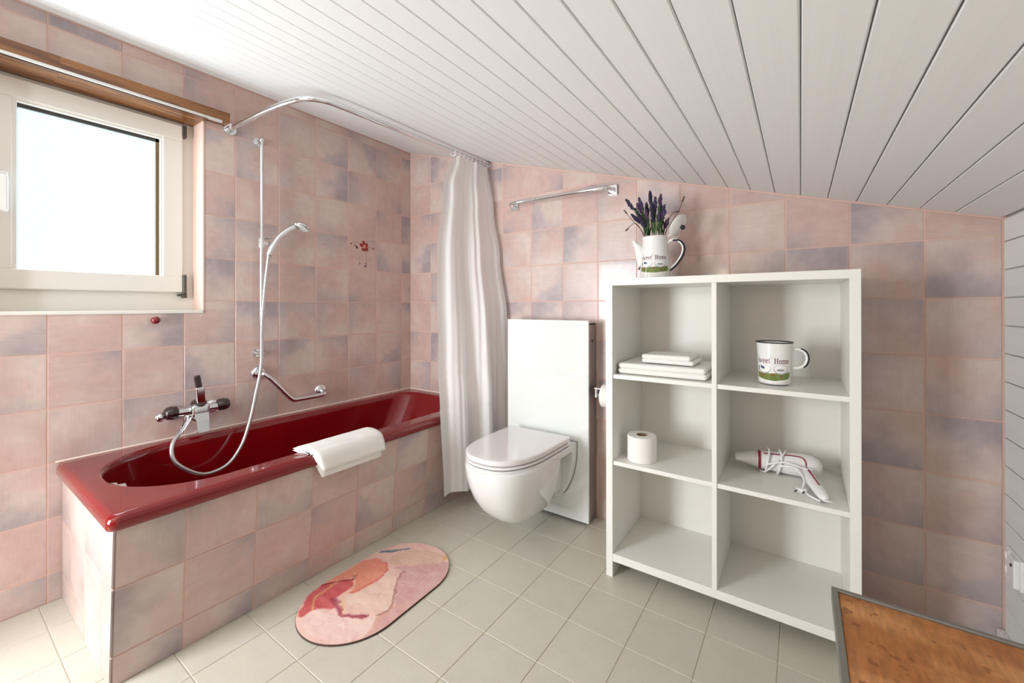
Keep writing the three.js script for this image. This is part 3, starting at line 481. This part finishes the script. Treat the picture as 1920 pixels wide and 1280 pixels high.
// bath towel over the rim
{
  const t = thing('bath_towel', 'white folded towel draped over the front rim of the red bath', 'towel');
  const layer = (z0, z1, path, th, sk) => {
    const curve = new THREE.CatmullRomCurve3(path.map(([x, y]) => V(x, y, 0)), false, 'centripetal'), rings = [], N = 26, K = 22;
    for (let k = 0; k <= K; k++) {
      const f = k / K, e = Math.min(1, Math.sqrt(Math.min(f, 1 - f) * 14) + 0.15), up = [], dn = [];
      for (let i = 0; i <= N; i++) {
        const q = i / N, c = curve.getPoint(q), tg = curve.getTangent(q), nx = -tg.y, ny = tg.x, z = lerp(z0, z1, f) - sk * q * (1 - f) + 0.006 * Math.sin(q * 3) * (f - 0.5), w = th * 0.5 * e * Math.min(1, Math.sqrt(Math.min(q, 1 - q) * 12) + 0.1);
        const b = 0.004 * (fbm(q * 5 + z * 9, z * 16, 61, 3) - 0.5) - 0.0042 * Math.exp(-(((q - 0.42 - 0.12 * sstep(0.6, 0.95, f) * 2) / 0.03) ** 2));
        up.push(V(c.x + nx * (w + b), c.y + ny * (w + b), z)); dn.push(V(c.x - nx * w, c.y - ny * w, z));
      }
      rings.push([...up, ...dn.reverse()]);
    }
    return loft(rings);
  };
  part('upper_layer', layer(1.13, 0.79, [[0.622, 0.524], [0.65, 0.526], [0.69, 0.5245], [0.722, 0.5145], [0.739, 0.496], [0.746, 0.468], [0.75, 0.447]], 0.0095, 0.05), M.cotton, t);
  part('under_layer', layer(1.125, 0.80, [[0.612, 0.513], [0.65, 0.5145], [0.69, 0.5135], [0.714, 0.505], [0.729, 0.489], [0.732, 0.45], [0.733, 0.416]], 0.009, 0.05), M.cotton, t);
}
{
  const r = thing('toilet_roll', 'white toilet paper roll standing in the middle left compartment', 'toilet roll', [1.737, SH.s[1], 0.315]);
  part('paper', lathe([[0.021, 0.0], [0.055, 0.0], [0.0565, 0.002], [0.0565, 0.098], [0.055, 0.1], [0.021, 0.1]], 44), M.paper, r);
  part('cardboard_tube', lathe([[0.0205, 0.001], [0.021, 0.099], [0.0195, 0.099], [0.0195, 0.001]], 32), M.card, r);
}
// enamel print: lettering over two sheep on a meadow
function print(g, x, y, w, h) {
  g.save(); g.translate(x, y); g.scale(w / 200, h / 100);
  g.fillStyle = '#6f7f3c'; g.beginPath(); g.moveTo(0, 62); g.bezierCurveTo(30, 74, 60, 66, 100, 68); g.bezierCurveTo(140, 64, 170, 70, 196, 60); g.lineTo(200, 80); g.bezierCurveTo(190, 96, 150, 92, 120, 98); g.bezierCurveTo(80, 100, 40, 94, 4, 88); g.closePath(); g.fill();
  g.fillStyle = '#8a5a30'; for (const [a, b] of [[22, 72], [34, 80], [48, 76], [92, 76], [104, 74], [140, 78], [146, 84]]) { g.beginPath(); g.ellipse(a, b, 6, 4, 0.2, 0, 7); g.fill(); }
  for (const [cx, cy] of [[52, 52], [142, 52]]) { g.fillStyle = '#b9b0bd'; g.beginPath(); g.ellipse(cx, cy, 38, 19, 0, 0, 7); g.fill(); g.fillStyle = '#f6f4ef'; g.beginPath(); g.ellipse(cx, cy - 2, 34, 16, 0, 0, 7); g.fill(); }
  g.fillStyle = '#4d5a78'; g.beginPath(); g.ellipse(42, 46, 15, 6, 0.2, 0, 7); g.fill(); g.beginPath(); g.ellipse(14, 50, 5, 11, 0.1, 0, 7); g.fill();
  g.fillStyle = '#9aa0a0'; g.beginPath(); g.ellipse(140, 54, 22, 5, 0, 0, 7); g.fill();
  g.font = 'bold 30px serif'; g.textBaseline = 'alphabetic'; g.fillStyle = '#3c4468'; g.fillText('S', 6, 30); g.fillStyle = '#6e3a48'; g.fillText('weet', 22, 28, 66); g.fillStyle = '#5d3038'; g.fillText('Home', 106, 28, 82);
  g.strokeStyle = '#a8a8a4'; g.lineWidth = 2; g.beginPath(); g.arc(92, 10, 7, 3, 6.2); g.stroke(); g.beginPath(); g.arc(14, 4, 6, 3, 6.2); g.stroke();
  g.restore();
}
const enamelTex = (x, y, w, h) => canvasTex(1024, 512, (g) => { g.fillStyle = '#efeeea'; g.fillRect(0, 0, 1024, 512); print(g, x, y, w, h); });
{
  const m = thing('enamel_mug', 'white enamel mug with printed sheep and dark rim in the upper right compartment', 'mug', [2.19, SH.s[0], 0.275]);
  const body = part('body', upright(lathe([[0, 0.004], [0.042, 0.003], [0.0475, 0.006], [0.049, 0.012], [0.0505, 0.06], [0.0535, 0.135], [0.0555, 0.146]], 56), 0.147), PHY({ map: enamelTex(512 - 190, 165, 380, 290), roughness: 0.14, clearcoat: 0.6 }), m); body.rotation.y = Math.PI - 0.04;
  part('inside', lathe([[0.0545, 0.146], [0.0515, 0.13], [0.0485, 0.02], [0.04, 0.008], [0, 0.007]], 48), M.enamel, m);
  part('rim', new THREE.TorusGeometry(0.0553, 0.0022, 10, 56).rotateX(Math.PI / 2).translate(0, 0.1465, 0), STD({ color: '#3f3d3a', metalness: 0.3, roughness: 0.35 }), m);
  const h = part('handle', tube([V(0.05, 0.122, 0), V(0.07, 0.125, 0), V(0.088, 0.115, 0), V(0.094, 0.095, 0), V(0.088, 0.075, 0), V(0.074, 0.063, 0), V(0.05, 0.06, 0)], 0.0048, 40, 12).scale(1, 1, 1.5), M.enamel, m);
  part('handle_edge', tube([V(0.076, 0.126, 0.002), V(0.091, 0.117, 0.002), V(0.0975, 0.095, 0.002), V(0.0915, 0.073, 0.002), V(0.083, 0.066, 0.002)], 0.0042, 24, 10), M.black, h);
}
{
  const P = [1.757, SH.top, 0.20], p = thing('enamel_pitcher', 'white enamel jug with printed sheep and open lid holding lavender on the shelf unit', 'pitcher', P);
  const body = part('body', upright(lathe([[0, 0.003], [0.058, 0.002], [0.0625, 0.005], [0.0635, 0.012], [0.060, 0.06], [0.0535, 0.13], [0.0495, 0.172], [0.0505, 0.181]], 56), 0.182), PHY({ map: enamelTex(512 - 175, 215, 350, 220), roughness: 0.14, clearcoat: 0.6 }), p); body.rotation.y = Math.PI + 0.2;
  part('inside', lathe([[0.0495, 0.181], [0.0475, 0.172], [0.052, 0.12], [0.058, 0.06], [0.056, 0.01], [0, 0.009]], 48), M.enamel, p);
  part('rim', new THREE.TorusGeometry(0.0502, 0.0018, 10, 56).rotateX(Math.PI / 2).translate(0, 0.181, 0), M.enamel, p);
  const spout = [[-0.045, 0.07, 0.026, 0.03], [-0.058, 0.105, 0.021, 0.024], [-0.072, 0.142, 0.014, 0.017], [-0.09, 0.174, 0.009, 0.011]].map(([x, y, a, b], i) => { const o = []; for (let j = 0; j < 20; j++) { const q = j / 20 * 2 * Math.PI, cx = Math.cos(q), sz = Math.sin(q); o.push(V(x + cx * a, y + cx * a * (i === 3 ? -0.2 : 0.9), sz * b)); } return o; });
  part('spout', loft(spout, false, true), M.enamel, p);
  const hp = [V(0.05, 0.152, 0), V(0.07, 0.165, 0), V(0.095, 0.16, 0), V(0.113, 0.135, 0), V(0.11, 0.105, 0), V(0.085, 0.065, 0), V(0.058, 0.04, 0)];
  const h = part('handle', tube(hp, 0.005, 50, 12), M.enamel, p); part('handle_edge', tube(hp.slice(1).map((v) => v.clone().add(V(0.0045, -0.001, 0.001))), 0.0048, 50, 10), M.black, h);
  const lid = part('lid', lathe([[0.0, 0.017], [0.012, 0.016], [0.035, 0.01], [0.047, 0.003], [0.048, 0], [0.045, -0.003], [0, 0.006]], 44).rotateZ(-2.1).rotateY(-0.3).translate(0.094, 0.222, 0.002), M.enamel, p);
  part('lid_knob', [ball(0.0095, [0.114, 0.2105, 0.0085])], M.black, lid); part('lid_edge', [cyl(V(0.102, 0.217, 0.004), V(0.111, 0.212, 0.0075), 0.006)], M.enamel, lid);
  part('hinge', tube([V(0.05, 0.178, 0), V(0.058, 0.184, 0), V(0.068, 0.188, 0), V(0.076, 0.198, 0)], 0.004, 16, 8), M.enamel, p);
  // lavender
  const stemM = STD({ color: '#4f6b3a', roughness: 0.8 }), stemD = STD({ color: '#3a5230', roughness: 0.8 }), purples = ['#3e3350', '#4a3a5c', '#2f2740', '#523a55'].map((c) => STD({ color: c, roughness: 0.85 })), brown = STD({ color: '#5b4338', roughness: 0.85 });
  const sprig = (tip, lab, mat, hl) => {
    const root = V((rnd() - 0.5) * 0.05, 0.05, (rnd() - 0.5) * 0.05), neck = V(0.03 * Math.sign(tip[0]) * Math.min(1, Math.abs(tip[0]) * 18) + (rnd() - 0.5) * 0.02, 0.178, (rnd() - 0.5) * 0.05), end = V(...tip);
    const t = thing('lavender_sprig', lab, 'lavender', P, 'lavender sprigs in the enamel jug');
    const cv = new THREE.CatmullRomCurve3([root, neck, neck.clone().lerp(end, 0.5).add(V(-tip[0] * 0.08, 0, 0)), end], false, 'centripetal');
    part('stem', new THREE.TubeGeometry(cv, 20, 0.0016, 6), rnd() < 0.5 ? stemM : stemD, t);
    const buds = []; const n = Math.round(hl * 260);
    for (let i = 0; i < n; i++) { const q = 1 - (i / n) * hl / cv.getLength(), c = cv.getPoint(Math.min(1, q)), w = 0.0032 * (0.6 + 0.8 * Math.sin(Math.PI * Math.min(1, (i + 1) / n * 0.9))); for (let k = 0; k < 4; k++) { const a = k * 1.57 + i * 0.8, o = w * (0.7 + 0.9 * rnd()); buds.push(new THREE.IcosahedronGeometry(w * (0.55 + 0.5 * rnd()), 0).scale(1, 1.5, 1).translate(c.x + Math.cos(a) * o, c.y + (rnd() - 0.5) * 0.005, c.z + Math.sin(a) * o)); } }
    part('flower_head', buds, mat, t);
    const lv = []; for (let k = 0; k < 9; k++) { const q = 0.4 + 0.045 * k, c = cv.getPoint(q), a = rnd() * 6.28, L = 0.03 + rnd() * 0.03, e = V(c.x + Math.cos(a) * 0.012, c.y + L, c.z + Math.sin(a) * 0.012); lv.push(new THREE.ConeGeometry(0.0032, L, 5).scale(1, 1, 0.4).applyQuaternion(new THREE.Quaternion().setFromUnitVectors(V(0, 1, 0), e.clone().sub(c).normalize())).translate((c.x + e.x) / 2, (c.y + e.y) / 2, (c.z + e.z) / 2)); }
    part('leaves', lv, rnd() < 0.5 ? stemM : stemD, t);
  };
  const lab = 'purple lavender sprig standing in the white enamel jug';
  const tips = [[-0.118, 0.355, 0.02], [-0.058, 0.352, 0.03], [-0.024, 0.382, -0.01], [0.03, 0.352, 0.02], [-0.042, 0.338, -0.02], [0.01, 0.345, 0.03], [-0.085, 0.315, 0.0], [-0.07, 0.33, 0.02], [0.042, 0.31, 0.01], [0.05, 0.285, 0.03], [0.0, 0.31, 0.04], [-0.03, 0.30, 0.03], [-0.098, 0.29, 0.01], [0.022, 0.325, -0.02], [-0.06, 0.285, 0.04], [0.056, 0.255, 0.0], [0.03, 0.275, 0.04], [-0.015, 0.335, 0.0]];
  const own = { 0: 'lavender sprig leaning out furthest over the spout of the enamel jug', 2: 'tallest lavender sprig of the bunch in the enamel jug', 8: 'short lavender sprig leaning towards the open lid of the jug', 12: 'short lavender sprig hanging low above the spout of the jug', 15: 'lowest lavender sprig right beside the open lid of the jug' };
  tips.forEach((t, i) => sprig(t, own[i] || lab, purples[i % 4], 0.05 + 0.05 * rnd()));
  const twigs = [[[-0.02, 0.05, 0], [-0.045, 0.2, 0.01], [-0.09, 0.26, 0.02], [-0.128, 0.31, 0.02]], [[-0.01, 0.05, 0], [-0.042, 0.19, 0.02], [-0.075, 0.245, 0.03], [-0.115, 0.215, 0.04]], [[0.02, 0.05, 0], [0.04, 0.2, -0.02], [0.085, 0.28, -0.03], [0.112, 0.345, -0.03]], [[0.02, 0.05, 0], [0.035, 0.2, -0.03], [0.06, 0.28, -0.04], [0.09, 0.29, -0.04]]];
  const tl = ['brown dried twig rising past the spout of the enamel jug', 'brown dried twig bent down over the spout of the enamel jug', 'brown dried twig rising high behind the open lid of the jug', 'short brown dried twig just behind the open lid of the jug'];
  for (const [i, w] of twigs.entries()) tagged('dried_twig', [tube(w.map((v) => V(...v)), 0.0013, 24, 6), tube([V(...w[3]).lerp(V(...w[2]), 0.35), V(...w[3])], 0.003, 8, 7)], brown, tl[i], 'twig', P, 'dried twigs in the enamel jug');
}
// hair dryer
{
  const d = thing('hair_dryer', 'white hair dryer with crimson stripes and wound cord in the right middle compartment', 'hair dryer', [2.2, SH.s[1], 0.17]);
  const ax = V(0.955, 0.01, -0.12).normalize(), yaw = Math.atan2(0.12, 0.955);
  const rot = (g) => g.rotateZ(-Math.PI / 2).rotateY(yaw);
  const body = lathe([[0.0, -0.075], [0.028, -0.075], [0.031, -0.07], [0.0345, -0.02], [0.039, 0.03], [0.0405, 0.07], [0.037, 0.1], [0.027, 0.12], [0.012, 0.13], [0, 0.131]], 44);
  const b = part('body', rot(body).translate(0, 0.042, 0), M.plastic, d);
  const noz = [[-0.145, 0.036, 0.010], [-0.14, 0.035, 0.011], [-0.11, 0.029, 0.019], [-0.085, 0.028, 0.026], [-0.07, 0.029, 0.029]].map(([x, h, w]) => { const o = []; for (let j = 0; j < 28; j++) { const q = j / 28 * 2 * Math.PI; o.push(V(x, Math.cos(q) * w, Math.sin(q) * h)); } return o.reverse(); });
  part('nozzle', loft(noz).rotateY(yaw).translate(0, 0.042, 0), M.plastic, d);
  part('ring', rot(new THREE.CylinderGeometry(0.0335, 0.0325, 0.009, 40).translate(0, -0.064, 0)).translate(0, 0.042, 0), M.magenta, d);
  const on = (s, a, r) => { const v = V(s, Math.cos(a) * r, Math.sin(a) * r).applyAxisAngle(V(0, 1, 0), yaw); return v.add(V(0, 0.042, 0)); };
  part('stripe', tube([on(-0.05, 0.5, 0.034), on(0, 0.5, 0.037), on(0.05, 0.5, 0.04), on(0.068, 0.6, 0.0405), on(0.076, 0.9, 0.0405), on(0.078, 1.3, 0.0405)], 0.0022, 40, 8), M.magenta, b);
  const hr = [[0.062, 0.036, 0.0, 0.022], [0.082, 0.032, 0.05, 0.021], [0.102, 0.026, 0.11, 0.019], [0.118, 0.021, 0.165, 0.018], [0.126, 0.018, 0.195, 0.014], [0.129, 0.017, 0.205, 0.007]].map(([x, y, z, r]) => { const o = []; for (let j = 0; j < 24; j++) { const q = j / 24 * 2 * Math.PI; o.push(V(x + Math.cos(q) * r, y + Math.sin(q) * r * 0.85, z)); } return o.reverse(); });
  const hd = part('handle', loft(hr), M.plastic, d);
  part('handle_stripe', tube([V(0.083, 0.0525, 0.04), V(0.102, 0.0435, 0.10), V(0.116, 0.0375, 0.15)], 0.0026, 20, 8), M.magenta, hd);
  const coil = []; for (let i = 0; i <= 60; i++) { const a = i / 60 * 2 * Math.PI * 2.5; coil.push(on(-0.02 + 0.035 * Math.sin(a * 0.4) + 0.02 * Math.cos(a), a, 0.043)); }
  const cord = part('cord', [tube(coil.map((v) => V(v.x, Math.max(v.y, 0.004), v.z)), 0.0034, 160, 8), tube([on(0.0, 1.57, 0.044), V(0.05, 0.05, 0.06), V(0.075, 0.03, 0.1), V(0.072, 0.009, 0.14), V(0.09, 0.005, 0.17), V(0.118, 0.005, 0.2)], 0.0034, 50, 8), tube([on(-0.04, 1.57, 0.044), V(0.02, 0.06, 0.05), V(0.07, 0.052, 0.052), V(0.1, 0.05, 0.05)], 0.0034, 40, 8)], M.plastic, d);
  const pl = part('plug', [rbox(0.052, 0.084, 0.0, 0.014, 0.128, 0.152, 0.005)], M.plastic, cord);
  part('pin', [cyl(V(0.055, 0.008, 0.15), V(0.05, 0.008, 0.166), 0.0024)], M.black, cord); part('pin', [cyl(V(0.075, 0.008, 0.15), V(0.072, 0.008, 0.166), 0.0024)], M.black, cord);
  part('hanging_loop', new THREE.TorusGeometry(0.011, 0.0025, 8, 24).rotateX(1.2).translate(0.134, 0.016, 0.214), M.plastic, hd);
}
// ---------------------------------------------------------------- bath mat
{
  const S = { red: [[948, 270], [895, 140], [817, 70], [682, -8], [638, 106], [570, 210], [628, 283], [695, 252], [742, 335], [768, 431], [820, 281], [868, 268]], coral: [[682, -8], [598, 8], [482, 21], [337, 47], [323, 236], [377, 377], [463, 455], [542, 434], [610, 400], [652, 338], [550, 229], [515, 117], [572, 179]], lobe: [[697, 319], [648, 361], [542, 434], [460, 465], [377, 377], [333, 478], [328, 545], [425, 595], [493, 668], [525, 784], [573, 836], [647, 860], [698, 826], [717, 743], [750, 600], [758, 499], [738, 390]], lilac: [[357, 366], [247, 473], [95, 821], [103, 891], [178, 977], [343, 1013], [538, 1003], [637, 1026], [573, 878], [525, 810], [497, 686], [425, 595], [315, 551]], peach: [[260, 226], [162, 322], [70, 400], [43, 595], [47, 748], [87, 839], [350, 353]], pale: [[948, 270], [870, 286], [820, 312], [783, 439], [803, 522], [793, 629], [730, 771], [707, 847], [773, 909], [872, 886], [952, 738], [978, 514]], rose: [[707, 847], [652, 870], [580, 862], [495, 925], [550, 1021], [742, 1000], [850, 917], [785, 904]] };
  const L = { d1: [[690, 16], [572, 231], [523, 153]], d2: [[718, 273], [758, 408], [780, 553], [720, 735]], d3: [[315, 551], [425, 595], [490, 675], [542, 818], [620, 860], [703, 836]], d4: [[323, 236], [383, 390], [463, 455], [652, 338]], g1: [[638, 106], [755, 138], [820, 179], [865, 273]], g2: [[502, 119], [575, 252], [697, 319], [740, 408], [762, 553]], g3: [[785, 904], [725, 886], [583, 857]], blue: [[245, 62], [145, 291]] };
  const W = 1024, H = 656;
  const tex = canvasTex(W, H, (g) => {
    g.fillStyle = '#e6beb2'; g.fillRect(0, 0, W, H);
    const at = ([a, b]) => [a / 1000 * W, b / 1000 * H];
    const path = (pts, close) => { g.beginPath(); const p = pts.map(at), n = p.length; if (close) { const m = (i) => [(p[i][0] + p[(i + 1) % n][0]) / 2, (p[i][1] + p[(i + 1) % n][1]) / 2]; g.moveTo(...m(n - 1)); for (let i = 0; i < n; i++) g.quadraticCurveTo(...p[i], ...m(i)); g.closePath(); } else { g.moveTo(...p[0]); for (let i = 1; i + 1 < n; i++) g.quadraticCurveTo(...p[i], (p[i][0] + p[i + 1][0]) / 2, (p[i][1] + p[i + 1][1]) / 2); g.lineTo(...p[n - 1]); } };
    for (const [k, c] of [['lilac', '#cfa3a0'], ['peach', '#d8b4a0'], ['coral', '#e09079'], ['red', '#c85c5c'], ['pale', '#e6c6bb'], ['lobe', '#e2bfb0'], ['rose', '#d2a29b']]) { g.fillStyle = c; path(S[k], true); g.fill(); g.lineWidth = 10; g.strokeStyle = c; g.globalAlpha = 0.5; g.stroke(); g.globalAlpha = 1; }
    g.lineCap = 'round';
    const ln = (k, w, c, a = 1) => { g.strokeStyle = c; g.lineWidth = w; g.globalAlpha = a; path(L[k], false); g.stroke(); g.globalAlpha = 1; };
    ln('d1', 22, '#8e2a30', 0.8); ln('d2', 24, '#9a3a4a', 0.85); ln('d3', 9, '#8a5650', 0.9); ln('d4', 8, '#c04a40', 0.9); ln('g1', 9, '#e2b478'); ln('g2', 8, '#e6bb88'); ln('g3', 8, '#dfa488'); ln('blue', 26, '#6f7f92', 0.85); ln('blue', 10, '#4d5c72', 0.6);
    g.fillStyle = '#e0b070'; g.beginPath(); g.ellipse(0.07 * W, 0.756 * H, 30, 22, 0, 0, 7); g.fill();
    for (let k = 0; k < 26; k++) { const a = hash(k, 3, 5), b = hash(k, 4, 5), q = hash(k, 5, 5); g.globalAlpha = 0.22; g.strokeStyle = q < 0.5 ? '#a56a66' : '#f3d9c8'; g.lineWidth = 2 + 4 * hash(k, 6, 5); g.beginPath(); g.moveTo(a * W, b * H); g.bezierCurveTo((a + 0.06) * W, (b + 0.1 * (q - 0.3)) * H, (a + 0.1) * W, (b + 0.16) * H, (a + 0.03 + 0.14 * q) * W, (b + 0.2) * H); g.stroke(); }
    g.globalAlpha = 1;
    const a = g.getImageData(0, 0, W, H), o = g.createImageData(W, H);
    for (let y = 0; y < H; y++) for (let x = 0; x < W; x++) {                 // ink bleeding: warp and grain
      const sp = 9 * fbm(x / 60, y / 60, 91, 2), wx = (fbm(x / 90, y / 90, 92, 4) - 0.5) * 70 + (fbm(x / 7, y / 7, 93, 2) - 0.5) * sp, wy = (fbm(x / 90, y / 90, 94, 4) - 0.5) * 70 + (fbm(x / 7, y / 7, 95, 2) - 0.5) * sp;
      const v = (fbm(x / 40, y / 110, 96, 4) - 0.5) * 34 - 20 * Math.exp(-(((fbm(x / 130, y / 130, 97, 4) - 0.5) / 0.008) ** 2)) + 16 * Math.exp(-(((fbm(x / 120, y / 160, 98, 4) - 0.52) / 0.007) ** 2)), acc = [0, 0, 0];
      for (const [ax, ay] of [[0, 0], [4, 1], [-3, 4], [1, -5], [-5, -2], [6, 6], [-7, 5], [3, -9]]) { const sx = Math.max(0, Math.min(W - 1, Math.round(x + wx + ax))), sy = Math.max(0, Math.min(H - 1, Math.round(y + wy + ay))); for (let k = 0; k < 3; k++) acc[k] += a.data[(sy * W + sx) * 4 + k] / 8; }
      for (let k = 0; k < 3; k++) o.data[(y * W + x) * 4 + k] = Math.max(0, Math.min(255, acc[k] + v * [0.5, 0.9, 0.8][k])); o.data[(y * W + x) * 4 + 3] = 255;
    }
    g.putImageData(o, 0, 0);
  });
  const cx = 0.925, cz = 0.955, hx = 0.19, hz = 0.3, out = [], n = 40;
  for (let i = 0; i < n; i++) { const a = Math.PI * i / (n - 1); out.push([hx * Math.cos(a), (hz - hx) + hx * Math.sin(a)]); }
  for (let i = 0; i < n; i++) { const a = Math.PI + Math.PI * i / (n - 1); out.push([hx * Math.cos(a), -(hz - hx) + hx * Math.sin(a)]); }
  const ring = (y, e) => out.map(([x, z]) => { const l = Math.hypot(x, z); return V(x * (1 - e / l), y, z * (1 - e / l)); }).reverse();
  const m = thing('bath_mat', 'oval stone bath mat with coral and pink marbled print on the floor', 'bath mat', [cx, 0, cz]); m.rotation.y = 0.03;
  part('base', loft([ring(0.0003, 0.001), ring(0.001, 0), ring(0.006, 0), ring(0.0068, 0.001)]), STD({ color: '#4a342b', roughness: 0.8 }), m);
  const shp = new THREE.ShapeGeometry(new THREE.Shape(out.map(([x, z]) => new THREE.Vector2(x * 0.994, z * 0.996))), 1), q = shp.attributes.position, uv = shp.attributes.uv;
  for (let i = 0; i < q.count; i++) uv.setXY(i, (q.getY(i) + 0.3) / 0.6, 1 - (q.getX(i) + 0.192) / 0.385);
  part('printed_top', shp.rotateX(Math.PI / 2).scale(1, 1, 1).translate(0, 0.0071, 0), STD({ map: tex, roughness: 0.8, side: THREE.DoubleSide }), m);
}
// ---------------------------------------------------------------- pelmet board above the window
{
  const p = thing('curtain_pelmet', 'varnished brown wooden pelmet board above the window', 'pelmet');
  const wb = box(0.001, 0.055, WIN.y1 + 0.001, 1.982, 1.13, 1.98), fix = (g) => { const a = g.attributes.position, u = g.attributes.uv; for (let i = 0; i < a.count; i++) u.setXY(i, a.getZ(i) * 1.2, (a.getX(i) + a.getY(i)) * 3.1); return g; };
  part('board', fix(wb), M.wood, p);
  part('lintel_board', fix(box(-0.119, 0.05, WIN.y1 - 0.006, WIN.y1 + 0.001, WIN.z0 + 0.001, WIN.z1 - 0.001)), M.wood, p);
  part('curtain_track', rbox(0.04, 0.058, WIN.y1 - 0.006, WIN.y1 + 0.004, 1.16, 1.975, 0.002), STD({ color: '#d5d2cc', metalness: 0.4, roughness: 0.4 }), p);
}
// ---------------------------------------------------------------- low table in the right foreground
{
  const x0 = 2.322, x1 = 2.775, z0 = 0.806, z1 = 1.26, h = 0.45;
  const t = thing('low_table', 'low table with orange brown wooden top in a grey metal edge frame', 'table', [0, 0, 0]);
  const topTex = dataTex(512, 512, (u, v) => { const a = fbm(u * 5, v * 9, 81, 4), b = fbm(u * 70, v * 16, 83, 3), k = fbm(u * 26, v * 22, 85, 3); let c = mix3([172, 108, 58], [198, 138, 86], sstep(0.3, 0.7, a)).map((q) => q * (0.88 + 0.24 * b)); c = mix3(c, [128, 70, 34], 0.55 * sstep(0.7, 0.8, k)); return c; });
  part('top', rbox(x0 + 0.012, x1 - 0.012, h - 0.026, h - 0.004, z0 + 0.012, z1 - 0.012, 0.002), STD({ map: topTex, roughness: 0.5 }), t);
  const mt = STD({ color: '#8e8b84', metalness: 0.55, roughness: 0.45 });
  part('edge_frame', [rbox(x0, x1, h - 0.03, h, z0, z0 + 0.012, 0.0025), rbox(x0, x1, h - 0.03, h, z1 - 0.012, z1, 0.0025), rbox(x0, x0 + 0.012, h - 0.03, h, z0 + 0.008, z1 - 0.008, 0.0025), rbox(x1 - 0.012, x1, h - 0.03, h, z0 + 0.008, z1 - 0.008, 0.0025)], mt, t);
  for (const x of [x0 + 0.03, x1 - 0.055]) for (const z of [z0 + 0.03, z1 - 0.055]) part('leg', rbox(x, x + 0.025, 0, h - 0.026, z, z + 0.025, 0.003), mt, t);
}
// ---------------------------------------------------------------- socket on the boarded wall
{
  const s = thing('wall_socket', 'white double wall socket low on the boarded wall', 'socket', [XR, 0.285, 0.1]);
  part('plate', rbox(-0.009, 0, -0.045, 0.045, -0.06, 0.05, 0.003), M.plastic, s);
  for (const z of [-0.035]) for (const y of [0.02, -0.022]) part('outlet', [new THREE.TorusGeometry(0.016, 0.003, 8, 24).rotateY(Math.PI / 2).translate(-0.01, y, z)], M.plastic, s);
  part('cover', rbox(-0.022, -0.008, -0.042, 0.042, -0.005, 0.045, 0.004), M.plastic, s);
  part('screw', cyl(V(-0.0225, 0.022, 0.03), V(-0.0245, 0.022, 0.03), 0.0045), M.black, s);
}
renderer.render(scene, camera);
